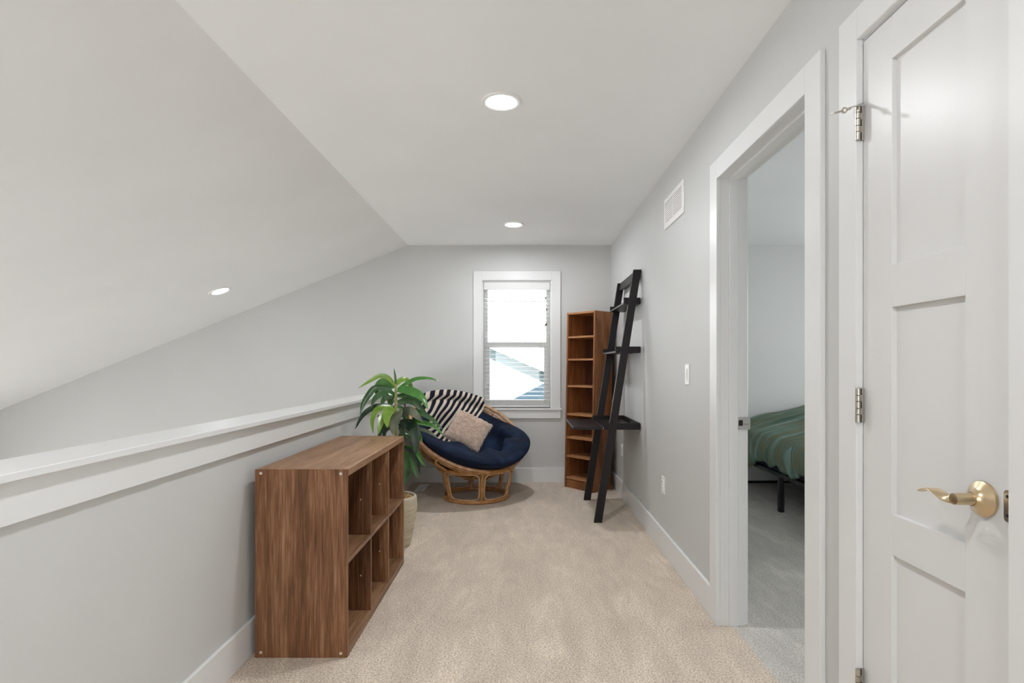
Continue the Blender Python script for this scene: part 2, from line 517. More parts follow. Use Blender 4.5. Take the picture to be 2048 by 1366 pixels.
# strike plate on the far jamb
bm = NB()
yj = D1b
poly = []
x0, x1, z0, z1, rr = 0.990, 1.050, 0.904, 0.963, 0.008
for cx, cz, a0 in ((x1 - rr, z1 - rr, 0), (x0 + rr, z1 - rr, 90), (x0 + rr, z0 + rr, 180), (x1 - rr, z0 + rr, 270)):
    for k in range(4):
        a = math.radians(a0 + 30 * k); poly.append((cx + rr * math.cos(a), yj, cz + rr * math.sin(a)))
prism(bm, poly, (0, -0.0018, 0))
sp = link('strike_plate', bm, M_steel, door1)
bm = NB(); box(bm, 0.9965, 1.015, yj - 0.0026, yj - 0.0015, 0.922, 0.948)
link('latch_hole', bm, M_dark, sp)
for zz in (0.912, 0.956):
    bm = NB(); lathe(bm, [(0, 0.0032), (0.001, 0.0028), (0.0012, 0)], (1.004, yj - 0.0017, zz), (0, -1, 0), 12); link('screw', bm, M_nickel, sp)
bm = NB(); box(bm, 1.018, 1.042, yj - 0.0024, yj - 0.0016, 0.9285, 0.9300); link('slot', bm, M_dark, sp)

# ------------------------------------------------------------------ door 2: closed closet door
door2 = thing('door_2', (XR, 1.26, 0), None, None, kind='structure')
casing2(door2, C1a + 0.005 - 0.010, C1b - 0.004, CZ + 0.002, 0.084, CF, XR, 0.086)
bm = NB()
box(bm, XR, XW, C1b, C1b + J, 0, CZ + J); box(bm, XR, XW, C1a - J, C1a, 0, CZ + J); box(bm, XR, XW, C1a, C1b, CZ, CZ + J)
link('jamb', bm, M_trim, door2)
DX = XR + 0.001
dy0, dy1, dz0, dz1 = C1a + 0.003, C1b - 0.003, 0.012, CZ - 0.004
py0, py1 = 1.148, 1.3745
panels = [(1.448, 1.957), (0.834, 1.344), (0.215, 0.733)]
bm = NB()
BV = 0.0012
box(bm, DX, DX + 0.035, dy0, py0, dz0, dz1, BV)
link('door_stile', bm, M_door, door2)
bm = NB(); box(bm, DX, DX + 0.035, py1, dy1, dz0, dz1, BV); link('door_stile', bm, M_door, door2)
zs = [dz1] + [v for p in panels for v in (p[1], p[0])] + [dz0]
for k in range(0, len(zs), 2):
    bm = NB(); box(bm, DX, DX + 0.035, py0, py1, zs[k + 1], zs[k], 0.0008); link('door_rail', bm, M_door, door2)
for a, b in panels:
    bm = NB(); box(bm, DX + 0.012, DX + 0.024, py0, py1, a, b); link('door_panel', bm, M_door, door2)
# hinges: barrel knuckles in front of the gap
def hinge(zc, m):
    h = 0.0915; z0 = zc - h / 2
    b_ = NB(); box(b_, 0.8945, DX + 0.004, C1b - 0.0075, C1b - 0.0055, z0, z0 + h)
    hg = link('hinge', b_, m, door2)
    L_ = [0.022, 0.016, 0.019, 0.016, 0.0185]
    z = z0
    for k, l in enumerate(L_):
        b_ = NB(); lathe(b_, [(0, 0.0052), (0.0006, 0.0063), (l - 0.0016, 0.0063), (l - 0.001, 0.0052)], (0.8935, C1b - 0.008, z), (0, 0, 1), 16)
        link('knuckle', b_, m, hg); z += l
    for k in (0, 2, 4):
        zz = z0 + sum(L_[:k])
        b_ = NB(); box(b_, 0.8995, 0.9035, C1b - 0.0082, C1b - 0.0076, zz, zz + L_[k] - 0.001); link('gap', b_, M_dark, hg)
    return hg
hg = hinge(1.846, M_nickel); hinge(1.094, M_nickel); hinge(0.347, M_nickel)
# hinge-pin stop on the top hinge
bm = NB()
prism(bm, [(0.905, 1.478, 1.895), (0.897, 1.492, 1.895), (0.868, 1.486, 1.884), (0.862, 1.474, 1.879), (0.885, 1.470, 1.884)], (0, 0, 0.0035))
link('stop_bracket', bm, M_nickel, hg)
bm = NB(); lathe(bm, [(0, 0.0065), (0.006, 0.0085), (0.011, 0.0065)], (0.857, 1.474, 1.8765), (-0.9, 0.05, -0.25), 6); link('stop_nut', bm, M_nickel, hg, smooth=0.2)
bm = NB(); tube(bm, [(0.868, 1.4745, 1.880), (0.822, 1.474, 1.8665)], 0.0027, 10); link('stop_rod', bm, M_nickel, hg)
bm = NB(); lathe(bm, [(0, 0.0038), (0.007, 0.0042), (0.009, 0.003)], (0.8225, 1.474, 1.8668), (-0.96, 0, -0.28), 12); link('stop_tip', bm, M_rubber, hg)
# lever handle
LY, LZ = 1.1005, 0.9366
bm = NB()
lathe(bm, [(0, 0.0352), (0.0035, 0.0352), (0.0055, 0.0345), (0.0085, 0.0300), (0.012, 0.0235), (0.016, 0.0182), (0.021, 0.0150), (0.025, 0.0135), (0.026, 0.0)], (DX, LY, LZ), (-1, 0, 0), 48)
lev = link('lever_handle', bm, M_brass, door2, smooth=0.5)
bm = NB(); lathe(bm, [(0.0245, 0.0), (0.0245, 0.0112), (0.0255, 0.0118), (0.050, 0.0118), (0.0605, 0.0112), (0.0625, 0.0)], (DX, LY, LZ), (-1, 0, 0), 32); link('shaft', bm, M_brass, lev, smooth=0.5)
bm = NB()
path = [(0.858, 1.093, 0.0, 90, 0.0228, 0.010), (0.857, 1.105, -0.0005, 84, 0.0225, 0.009), (0.8555, 1.116, -0.0022, 66, 0.021, 0.0065), (0.855, 1.128, -0.0035, 40, 0.021, 0.0050),
        (0.855, 1.140, 0.0005, 22, 0.022, 0.0042), (0.855, 1.154, 0.0055, 10, 0.023, 0.0038), (0.855, 1.168, 0.0062, 2, 0.023, 0.0036), (0.855, 1.182, 0.002, -6, 0.022, 0.0036), (0.855, 1.194, -0.004, -8, 0.020, 0.0034), (0.855, 1.200, -0.0072, -6, 0.012, 0.003)]
rings = []
for i, (x, y, dz, roll, w, t) in enumerate(path):
    p = Vector((x, y, LZ + dz))
    a, b = path[max(i - 1, 0)], path[min(i + 1, len(path) - 1)]
    tg = Vector((b[0] - a[0], b[1] - a[1], b[2] - a[2])).normalized()
    hx = (Vector((1, 0, 0)) - tg * tg.x).normalized(); vz = hx.cross(tg).normalized()
    if vz.z < 0: vz = -vz
    ra = math.radians(roll)
    u = math.cos(ra) * hx + math.sin(ra) * vz; v = -math.sin(ra) * hx + math.cos(ra) * vz
    rings.append([bm.verts.new(p + u * (w / 2) * math.copysign(abs(math.cos(q)) ** 0.8, math.cos(q)) + v * (t / 2) * math.copysign(abs(math.sin(q)) ** 0.8, math.sin(q))) for q in [2 * PI * k / 16 for k in range(16)]])
for A, B in zip(rings, rings[1:]):
    for k in range(16): bm.faces.new([A[k], A[(k + 1) % 16], B[(k + 1) % 16], B[k]])
bm.faces.new(rings[0][::-1]); bm.faces.new(rings[-1])
gp = link('grip', bm, M_brass, lev, smooth=0.8)
sb = gp.modifiers.new('smooth', 'SUBSURF'); sb.levels = 1; sb.render_levels = 2
bm = NB()
poly = []
for cy, cz, a0 in ((1.048, 0.957, 0), (1.048, 0.9155, 270)):
    pass
y0, y1, z0, z1, rr = 1.0335, 1.0530, 0.9065, 0.966, 0.007
poly = [(DX - 0.0022, y0, z0), (DX - 0.0022, y0, z1)]
for cy, cz, a0 in ((y1 - rr, z1 - rr, 90), (y1 - rr, z0 + rr, 0)):
    for k in range(5):
        a = math.radians(a0 - 22.5 * k); poly.append((DX - 0.0022, cy + rr * math.cos(a), cz + rr * math.sin(a)))
prism(bm, poly, (0.0022, 0, 0))
lp = link('latch_plate', bm, M_nickel, door2)
for zz in (0.918, 0.954):
    bm = NB(); lathe(bm, [(0, 0.0034), (0.0008, 0.003), (0.001, 0)], (DX - 0.0021, 1.045, zz), (-1, 0, 0), 12); link('screw', bm, M_dark, lp)

# ------------------------------------------------------------------ window 1
win = thing('window_1', (-0.06, YB, WZ0), None, None, kind='structure')
wf = YB - 0.018
bm = NB(); box(bm, -0.504, WX0, wf, YB, WZ0, 2.167, 0.002); link('casing', bm, M_trim, win)
bm = NB(); box(bm, WX1, 0.391, wf, YB, WZ0, 2.167, 0.002); link('casing', bm, M_trim, win)
bm = NB(); box(bm, WX0, WX1, wf, YB, WZ1, 2.167, 0.002); link('casing', bm, M_trim, win)
bm = NB(); box(bm, -0.516, 0.403, YB - 0.032, YB + 0.06, 0.742, WZ0, 0.003); link('stool', bm, M_trim, win)
bm = NB(); box(bm, -0.504, 0.391, wf, YB, 0.657, 0.742, 0.002); link('apron', bm, M_trim, win)
bm = NB()
t = 0.012
box(bm, WX0, WX0 + t, YB, YB + T, WZ0, WZ1); box(bm, WX1 - t, WX1, YB, YB + T, WZ0, WZ1); box(bm, WX0 + t, WX1 - t, YB, YB + T, WZ1 - t, WZ1)
link('jamb_liner', bm, M_trim, win)
fy0, fy1 = YB + 0.080, YB + 0.135
fx0, fx1, fz0, fz1 = WX0 + t, WX1 - t, WZ0, WZ1 - t
bm = NB()
q = 0.034
box(bm, fx0, fx0 + q, fy0, fy1, fz0, fz1, 0.003); box(bm, fx1 - q, fx1, fy0, fy1, fz0, fz1, 0.003)
box(bm, fx0 + q, fx1 - q, fy0, fy1, fz1 - q, fz1, 0.003); box(bm, fx0 + q, fx1 - q, fy0, fy1, fz0, fz0 + 0.03, 0.003)
link('window_frame', bm, M_vinyl, win)
def sash(x0, x1, z0, z1, y0, y1, w, wt, wb):
    b_ = NB()
    box(b_, x0, x0 + w, y0, y1, z0, z1, 0.003); box(b_, x1 - w, x1, y0, y1, z0, z1, 0.003)
    box(b_, x0 + w, x1 - w, y0, y1, z1 - wt, z1, 0.003); box(b_, x0 + w, x1 - w, y0, y1, z0, z0 + wb, 0.003)
    s_ = link('sash', b_, M_vinyl, win)
    b_ = NB(); box(b_, x0 + w, x1 - w, (y0 + y1) / 2 - 0.003, (y0 + y1) / 2 + 0.003, z0 + wt * 0.9, z1 - wt * 0.9); link('pane', b_, M_glass, s_)
ix0, ix1 = fx0 + q, fx1 - q
sash(ix0, ix1, 1.385, fz1 - q, fy0 + 0.030, fy0 + 0.052, 0.006, 0.02, 0.045)
sash(ix0 - 0.006, ix1 + 0.006, fz0 + 0.03, 1.440, fy0 + 0.004, fy0 + 0.028, 0.034, 0.050, 0.048)

# the blind
blind = thing('window_blind', (-0.06, YB + 0.035, WZ1 - t), 'white horizontal slat blind lowered inside the window on the back wall', 'blind')
bx0, bx1 = WX0 + t + 0.004, WX1 - t - 0.004
bm = NB(); box(bm, bx0, bx1, YB + 0.004, YB + 0.064, WZ1 - t - 0.082, WZ1 - t - 0.004, 0.003); link('headrail', bm, M_trim, blind)
zt, pit = WZ1 - t - 0.112, 0.0425
ns = 0
first = None
z = zt
while z > WZ0 + 0.045:
    if first is None:
        bm = NB()
        N = 4
        prof = [(-0.025 + 0.05 * k / N, 0.0022 * (1 - (2 * k / N - 1) ** 2)) for k in range(N + 1)]
        poly = [(bx0 + 0.004, YB + 0.036 + y_, z + h_ + 0.0014) for y_, h_ in prof] + [(bx0 + 0.004, YB + 0.036 + y_, z + h_ - 0.0014) for y_, h_ in prof[::-1]]
        prism(bm, poly, (bx1 - bx0 - 0.008, 0, 0))
        first = link('slat', bm, M_slat, blind); 
    else:
        c = copy_part(first, blind, (0, 0, z - zt))
    z -= pit
bm = NB(); box(bm, bx0 + 0.003, bx1 - 0.003, YB + 0.012, YB + 0.060, WZ0 + 0.006, WZ0 + 0.024, 0.003); link('bottom_rail', bm, M_slat, blind)
for xx in (bx0 + 0.10, bx1 - 0.10):
    for yy in (YB + 0.0095, YB + 0.0625):
        bm = NB(); tube(bm, [(xx, yy, WZ1 - t - 0.08), (xx, yy, WZ0 + 0.012)], 0.0009, 5); link('ladder_cord', bm, M_slat, blind)
for xx, zz in ((0.238, 1.905), (0.247, 1.79), (0.236, 1.632), (0.246, 1.640)):
    bm = NB(); tube(bm, [(xx, YB + 0.006, WZ1 - t - 0.08), (xx, YB + 0.006, zz)], 0.0008, 5); cd = link('pull_cord', bm, M_slat, blind)
    bm = NB(); lathe(bm, [(0, 0.003), (0.004, 0.0052), (0.022, 0.0065), (0.026, 0.004)], (xx, YB + 0.006, zz), (0, 0, -1), 10); link('tassel', bm, M_stem2, cd)

# ------------------------------------------------------------------ the neighbour's house seen through the window
house = thing('house', (0, 10.0, -3.0), 'neighbouring white house with shaded rake band coloured teal seen through the window', 'house')
sl = -0.437
def zr(x): return 1.52 + sl * (x + 0.61)
bm = NB()
prism(bm, [(-3.0, 10.0, -3.0), (4.0, 10.0, -3.0), (4.0, 10.0, zr(4.0) - 0.05), (-2.0, 10.0, zr(-2.0) - 0.05), (-3.0, 10.0, zr(-2.0) - 0.45)], (0, 0.3, 0))
link('wall', bm, M_whitesiding, house, smooth=0)
bm = NB()
prism(bm, [(-2.0, 9.8, zr(-2.0)), (4.0, 9.8, zr(4.0)), (4.0, 9.8, zr(4.0) - 0.185), (-2.0, 9.8, zr(-2.0) - 0.185)], (0, 0.2, 0))
link('rake_board', bm, M_teal, house, smooth=0)  # rake band, its eave shade put into the dark teal colour
bm = NB()
prism(bm, [(-2.0, 9.7, zr(-2.0) + 0.03), (4.0, 9.7, zr(4.0) + 0.03), (4.0, 9.7, zr(4.0)), (-2.0, 9.7, zr(-2.0))], (0, 6, 0))
link('roof', bm, M_whitesiding, house, smooth=0)
shaded_gable = thing('shaded_gable', (1.5, 9.0, -3.0), 'shaded lap siding built as a blue gable low outside the window at lower right', 'building')  # shaded part of the lap siding, its shade put into blue boards
def zg(x): return 0.627 + 0.515 * (x + 0.20)
zb = -0.6
bm = NB(); prism(bm, [((zb - 0.627) / 0.515 - 0.2 - 2.0, 9.03, -3.0), (4.0, 9.03, -3.0), (4.0, 9.03, zg(1.9) - 1.08), (1.9, 9.03, zg(1.9)), ((zb - 0.627) / 0.515 - 2.2, 9.03, zb - 1.03)], (0, 0.1, 0)); link('wall', bm, M_blue, shaded_gable, smooth=0)
for k in range(26):
    z0 = -0.4 + 0.072 * k; z1 = z0 + 0.078
    xl0 = (z0 - 0.627) / 0.515 - 0.2; xl1 = (z1 - 0.627) / 0.515 - 0.2
    if xl1 > 1.75: break
    bm = NB()
    hexa(bm, [(xl0, 9.002, z0), (2.0 + (2.0 - xl0) * 0.9, 9.002, z0), (2.0 + (2.0 - xl0) * 0.9, 9.03, z0), (xl0, 9.03, z0),
              (xl1, 9.02, z1), (2.0 + (2.0 - xl1) * 0.9, 9.02, z1), (2.0 + (2.0 - xl1) * 0.9, 9.03, z1), (xl1, 9.03, z1)])
    link('clapboard', bm, M_blue, shaded_gable, smooth=0)
# ------------------------------------------------------------------ recessed lights
def downlight(x, y, label, sloped=False):
    z = slope(x) if sloped else ZC
    ax = Vector((SL, 0, -1)).normalized() if sloped else Vector((0, 0, -1))
    t_ = thing('ceiling_light', (x, y, z), label, 'light', 'recessed ceiling lights')
    c = Vector((x, y, z))
    b_ = NB()
    # ring: outer flange, inner slope
    seg = 40
    u = ax.orthogonal().normalized(); w = ax.cross(u)
    prof = [(0.0, 0.094), (0.004, 0.0935), (0.007, 0.090), (0.0075, 0.080), (0.005, 0.069), (0.0, 0.0665)]
    rings = [[b_.verts.new(c + ax * tt + r * (math.cos(2 * PI * k / seg) * u + math.sin(2 * PI * k / seg) * w)) for k in range(seg)] for tt, r in prof]
    for A, B in zip(rings, rings[1:]):
        for k in range(seg): b_.faces.new([A[k], A[(k + 1) % seg], B[(k + 1) % seg], B[k]])
    link('trim_ring', b_, M_white, t_)
    b_ = NB(); lathe(b_, [(0.0005, 0.0), (0.0005, 0.0664), (0.0025, 0.0664), (0.0035, 0.0)], c, ax, 40); link('diffuser', b_, M_lamp2 if sloped else M_lamp, t_)
downlight(-0.0984, 2.613, 'round white recessed light nearest the camera on the flat ceiling')
downlight(-0.079, 4.893, 'round white recessed light near the back window on the flat ceiling')
downlight(-0.10, -1.95, 'added round white recessed light for fill, unseen on the flat ceiling behind the camera')  # extra unseen lamp, put in to raise the fill
downlight(-2.634, 4.855, 'round white recessed light on the sloped ceiling at left', True)
downlight(-0.10, 0.333, 'round white recessed light above the camera on the flat ceiling')
downlight(-2.634, 2.60, 'round white recessed light out of frame on the sloped ceiling, middle of its row', True)
downlight(-2.634, 0.333, 'round white recessed light out of frame on the sloped ceiling, nearest of its row', True)

# ------------------------------------------------------------------ wall fittings on the right wall
vent = thing('air_vent', (XR, 3.34, 2.06), 'white louvred air return grille high on the right wall', 'vent')
vy0, vy1, vz0, vz1 = 3.128, 3.549, 2.060, 2.250
bw = 0.030
bm = NB()
x0_, x1_ = XR - 0.009, XR
box(bm, x0_, x1_, vy0, vy1, vz1 - bw, vz1, 0.002); box(bm, x0_, x1_, vy0, vy1, vz0, vz0 + bw, 0.002)
box(bm, x0_, x1_, vy0, vy0 + bw, vz0 + bw, vz1 - bw, 0.002); box(bm, x0_, x1_, vy1 - bw, vy1, vz0 + bw, vz1 - bw, 0.002)
ym = (vy0 + vy1) / 2 + 0.01
box(bm, x0_ + 0.001, x1_, ym - 0.006, ym + 0.006, vz0 + bw, vz1 - bw)
link('frame', bm, M_white, vent)
bm = NB(); box(bm, XR - 0.0012, XR, vy0 + bw, vy1 - bw, vz0 + bw, vz1 - bw); link('backing', bm, M_ventd, vent)
for (a, b) in ((vy0 + bw, ym - 0.006), (ym + 0.006, vy1 - bw)):
    for k in range(10):
        z = vz0 + bw + 0.004 + k * 0.0129
        bm = NB(); hexa(bm, [(XR - 0.0040, a, z - 0.001), (XR - 0.0040, b, z - 0.001), (XR - 0.0022, b, z - 0.001), (XR - 0.0022, a, z - 0.001),
                             (XR - 0.0072, a, z + 0.0045), (XR - 0.0072, b, z + 0.0045), (XR - 0.0056, b, z + 0.0050), (XR - 0.0056, a, z + 0.0050)])
        link('slat', bm, M_white, vent, smooth=0)

sw = thing('light_switch', (XR, 3.07, 1.15), 'white slide dimmer switch on the right wall beside the bedroom doorway', 'switch')
bm = NB(); box(bm, XR - 0.006, XR, 3.035, 3.105, 1.093, 1.207, 0.003); link('wall_plate', bm, M_white, sw)
bm = NB(); box(bm, XR - 0.010, XR - 0.006, 3.053, 3.087, 1.117, 1.183, 0.0015); pd = link('paddle', bm, M_white, sw)
bm = NB(); box(bm, XR - 0.0106, XR - 0.0099, 3.057, 3.060, 1.125, 1.176); link('slider_groove', bm, M_ventd, pd)
bm = NB(); box(bm, XR - 0.013, XR - 0.0099, 3.0555, 3.0615, 1.160, 1.170, 0.0008); link('slider', bm, M_white, pd)
def outlet(y, zc, label):
    o_ = thing('wall_outlet', (XR, y, zc), label, 'outlet')
    b_ = NB(); box(b_, XR - 0.006, XR, y - 0.035, y + 0.035, zc - 0.057, zc + 0.057, 0.003); link('wall_plate', b_, M_white, o_)
    for dz in (0.020, -0.020):
        b_ = NB(); box(b_, XR - 0.0085, XR - 0.006, y - 0.017, y + 0.017, zc + dz - 0.014, zc + dz + 0.014, 0.004); r_ = link('receptacle', b_, M_white, o_)
        for dy in (-0.006, 0.006):
            b_ = NB(); box(b_, XR - 0.0089, XR - 0.0084, y + dy - 0.001, y + dy + 0.001, zc + dz - 0.003, zc + dz + 0.006); link('slot', b_, M_ventd, r_)
    b_ = NB(); lathe(b_, [(0, 0.003), (0.0007, 0.0025), (0.0009, 0)], (XR - 0.006, y, zc), (-1, 0, 0), 10); link('screw', b_, M_white, o_)
outlet(3.59, 0.43, 'white wall outlet on the right wall between the ladder desk and the doorway')
outlet(5.08, 0.43, 'white wall outlet half hidden behind the black ladder desk')

reg = thing('floor_register', (-0.985, 5.46, 0), 'white metal floor register in the carpet by the half wall', 'floor vent')
bm = NB()
rx0, rx1, ry0, ry1 = -1.030, -0.942, 5.31, 5.61
b_ = 0.014
box(bm, rx0, rx1, ry0, ry0 + b_, 0, 0.006, 0.0015); box(bm, rx0, rx1, ry1 - b_, ry1, 0, 0.006, 0.0015)
box(bm, rx0, rx0 + b_, ry0 + b_, ry1 - b_, 0, 0.006, 0.0015); box(bm, rx1 - b_, rx1, ry0 + b_, ry1 - b_, 0, 0.006, 0.0015)
link('frame', bm, M_white, reg)
bm = NB(); box(bm, rx0 + b_, rx1 - b_, ry0 + b_, ry1 - b_, 0.0002, 0.0015); link('damper', bm, M_ventd, reg)
for k in range(22):
    y = ry0 + b_ + 0.004 + k * 0.0123
    hh = 0.0085 if k > 10 else 0.003
    bm = NB(); box(bm, rx0 + b_, rx1 - b_, y, y + hh, 0.0015, 0.005); link('slat', bm, M_white, reg, smooth=0)

# ------------------------------------------------------------------ cube organiser
X0, X1, Y0, Y1, H = -1.098, -0.719, 2.288, 3.382, 0.7735
cab = thing('cube_organizer', ((X0 + X1) / 2, (Y0 + Y1) / 2, 0), 'walnut-look six-cube organizer standing against the half wall', 'shelf unit')
ep = 0.0155
bm = NB(); box(bm, X0, X1, Y0, Y0 + ep, 0, H, 0.0008); sp1 = link('side_panel', bm, M_oakz, cab)
bm = NB(); box(bm, X0, X1, Y1 - ep, Y1, 0, H, 0.0008); link('side_panel', bm, M_oakz, cab)
bm = NB(); box(bm, X0, X1, Y0 + ep, Y1 - ep, H - 0.030, H - 0.0005, 0.0008); link('top_panel', bm, M_oaky, cab)
bm = NB(); box(bm, X0, X1, Y0 + ep, Y1 - ep, 0.002, 0.036, 0.0008); link('bottom_panel', bm, M_oaky, cab)
bm = NB(); box(bm, X0 + 0.003, X1 - 0.001, Y0 + ep, Y1 - ep, 0.380, 0.395, 0.0006); link('shelf', bm, M_oaky, cab)
bm = NB(); box(bm, X0, X0 + 0.003, Y0 + ep, Y1 - ep, 0.036, 0.3799); box(bm, X0, X0 + 0.003, Y0 + ep, Y1 - ep, 0.395, H - 0.030); link('back_panel', bm, M_oakz, cab)
dt = 0.015
for yc in (2.658, 3.006):
    for z0, z1 in ((0.036, 0.380), (0.395, H - 0.030)):
        bm = NB(); box(bm, X0 + 0.003, X1 - 0.002, yc - dt / 2, yc + dt / 2, z0, z1, 0.0006); dv = link('divider', bm, M_oakz, cab)
        zz = z0 + (z1 - z0) * 0.48
        bm = NB(); lathe(bm, [(0, 0.0035), (0.001, 0.0035), (0.0014, 0)], (X1 - 0.050, yc - dt / 2 + 0.0002, zz), (0, -1, 0), 12); link('pin', bm, M_screw, dv)
for sx, sz in ((X0 + 0.024, H - 0.016), (X1 - 0.027, H - 0.018), (X0 + 0.024, 0.022), (X1 - 0.027, 0.018)):
    bm = NB(); lathe(bm, [(0, 0.0062), (0.001, 0.0060), (0.0014, 0.0030), (0.0007, 0.0)], (sx, Y0 + 0.0002, sz), (0, -1, 0), 20); link('cam_screw', bm, M_screw, sp1)

# ------------------------------------------------------------------ tall narrow bookcase in the corner
FL = Vector((0.415, 5.520, 0)); e1 = Vector((0.667, -0.745, 0)).normalized(); e2 = Vector((0.745, 0.667, 0)).normalized()
BW, BD, BH = 0.366, 0.268, 1.722
LEAN = 0.038
bk = thing('bookcase', tuple(FL + e1 * BW / 2 + e2 * BD / 2), 'tall narrow reddish-brown bookcase with seven empty bays standing in the corner', 'bookcase')
MB_ = Matrix(((e1.x, e2.x, 0, FL.x), (e1.y, e2.y, 0, FL.y), (0, 0, 1, 0), (0, 0, 0, 1)))
SH = Matrix(((1, 0, 0, 0), (0, 1, LEAN / BH, 0), (0, 0, 1, 0), (0, 0, 0, 1)))
MM = MB_ @ SH
th = 0.019
bm = NB(); box(bm, 0, th, 0, BD, 0, BH, 0.001, MM); link('side_panel', bm, M_shelf_side, bk)
bm = NB(); box(bm, BW - th, BW, 0, BD, 0, BH, 0.001, MM); link('side_panel', bm, M_shelf_side, bk)
bm = NB(); box(bm, th, BW - th, 0.001, BD, BH - th, BH - 0.001, 0.001, MM); link('top_panel', bm, M_shelf_edge, bk)
bm = NB(); box(bm, th, BW - th, BD - 0.006, BD - 0.001, 0.06, BH - th, 0, MM); link('back_panel', bm, M_shelf_in, bk)
bm = NB(); box(bm, th, BW - th, 0.006, 0.020, 0.0, 0.078, 0.001, MM); link('plinth', bm, M_shelf_side, bk)
for zz in (1.487, 1.267, 1.005, 0.727, 0.499, 0.316, 0.104):
    bm = NB(); box(bm, th, BW - th, 0.003, BD - 0.006, zz - 0.018, zz, 0.0008, MM); link('shelf', bm, M_shelf_edge, bk)

# ------------------------------------------------------------------ leaning ladder desk
desk = thing('ladder_desk', (0.62, 4.62, 0), 'black leaning ladder shelf with fold-out desk propped against the right wall', 'ladder desk')
ZT = 1.932
def rx(z, front): return (0.546 if front else 0.606) + ((0.849 if front else 0.906) - (0.546 if front else 0.606)) * z / ZT
def rail(y0, y1, z0=0.0, z1=ZT, f0=0.0, f1=1.0):
    b_ = NB()
    def X(z, q): return rx(z, True) + (rx(z, False) - rx(z, True)) * q
    hexa(b_, [(X(z0, f0), y0, z0), (X(z0, f1), y0, z0), (X(z0, f1), y1, z0), (X(z0, f0), y1, z0),
              (X(z1, f0), y0, z1), (X(z1, f1), y0, z1), (X(z1, f1), y1, z1), (X(z1, f0), y1, z1)])
    return b_
link('side_rail', rail(4.252, 4.284), M_espresso, desk, smooth=0)
link('side_rail', rail(4.962, 4.994), M_espresso, desk, smooth=0)
link('top_bar', rail(4.284, 4.962, 1.862, 1.930, 0.35, 0.75), M_espresso, desk, smooth=0)
yi0, yi1 = 4.2842, 4.9618
def tray(z0, z1, x0, x1, name):
    b_ = NB(); box(b_, x0, x1, yi0 + 0.014, yi1 - 0.014, z0, z0 + 0.014, 0.001); s_ = link(name, b_, M_espresso, desk)
    for ya, yb in ((yi0, yi0 + 0.014), (yi1 - 0.014, yi1)):
        b_ = NB(); box(b_, x0, x1, ya, yb, z0, z1, 0.001); link('side_lip', b_, M_espresso, s_)
    b_ = NB(); box(b_, x1 - 0.014, x1, yi0 + 0.014, yi1 - 0.014, z0 + 0.014, z1, 0.001); link('back_lip', b_, M_espresso, s_)
tray(1.673, 1.722, 0.778, 0.905, 'shelf')
tray(1.298, 1.346, 0.715, 0.905, 'shelf')
bm = NB(); box(bm, 0.388, 0.620, yi0 + 0.0005, yi1 - 0.0005, 0.706, 0.726, 0.0015); link('desk_flap', bm, M_espresso, desk)
bm = NB(); box(bm, 0.622, 0.905, yi0 + 0.014, yi1 - 0.014, 0.706, 0.724, 0.001); ds = link('desk_top', bm, M_espresso, desk)
for ya, yb in ((yi0, yi0 + 0.014), (yi1 - 0.014, yi1)):
    bm = NB(); box(bm, 0.622, 0.905, ya, yb, 0.706, 0.757, 0.001); link('side_lip', bm, M_espresso, ds)
bm = NB(); box(bm, 0.891, 0.905, yi0 + 0.014, yi1 - 0.014, 0.724, 0.757, 0.001); link('back_lip', bm, M_espresso, ds)
bm = NB(); box(bm, 0.6195, 0.6225, yi0 - 0.0006, yi0 + 0.001, 0.708, 0.725); link('flap_hinge', bm, M_steel, ds)

# ------------------------------------------------------------------ rattan bowl chair
BC = Vector((-0.424, 5.085, 0))
chair = thing('bowl_chair', tuple(BC), 'round rattan bowl chair on a flared base near the back window', 'chair')
RB, RT, ZB, ZTp, rt = 0.285, 0.345, 0.017, 0.286, 0.0165
def ringpts(c, r, z, n=64): return [(c.x + r * math.cos(2 * PI * k / n), c.y + r * math.sin(2 * PI * k / n), z) for k in range(n)]
bm = NB(); tube(bm, ringpts(BC, RB, ZB), rt, 10, True); link('bottom_ring', bm, M_rattan, chair)
bm = NB(); tube(bm, ringpts(BC, RT, ZTp), 0.0175, 10, True); link('top_ring', bm, M_rattan, chair)
def cone(a, z):
    r = RB + (RT - RB) * (z - ZB) / (ZTp - ZB)
    return Vector((BC.x + r * math.cos(a), BC.y + r * math.sin(a), z))
angs = [math.radians(-90 + 14 + 60 * k) for k in range(6)]
for a in angs:
    bm = NB(); tube(bm, [cone(a, ZB + 0.005), cone(a, 0.10), cone(a, 0.19), cone(a, ZTp - 0.005)], 0.0145, 10); p_ = link('post', bm, M_rattan, chair)
for i, a in enumerate(angs):
    w = math.radians(60)
    ins = 0.0225 / 0.31
    a0, a1 = a + ins, a + w - ins
    z0, z1 = ZB + 0.020, ZTp - 0.020
    cr, ca = 0.045, 0.045 / 0.31
    loop = []
    def arc(ac, zc, s0):
        for k in range(6):
            q = s0 + (PI / 2) * k / 5
            loop.append(cone(ac + ca * math.cos(q), zc + cr * math.sin(q)))
    arc(a1 - ca, z1 - cr, 0); 
    for k in range(1, 5): loop.append(cone(a1 - ca + (a0 + ca - a1 + ca) * k / 5, z1))
    arc(a0 + ca, z1 - cr, PI / 2)
    arc(a0 + ca, z0 + cr, PI)
    for k in range(1, 5): loop.append(cone(a0 + ca + (a1 - ca - a0 - ca) * k / 5, z0))
    arc(a1 - ca, z0 + cr, 1.5 * PI)
    bm = NB(); tube(bm, loop, 0.0062, 8, True); link('bay_loop', bm, M_rattan2, chair)
    bm = NB(); tube(bm, [cone(a, 0.13), cone(a, 0.16)], 0.0165, 10); link('binding', bm, M_wrap, chair)

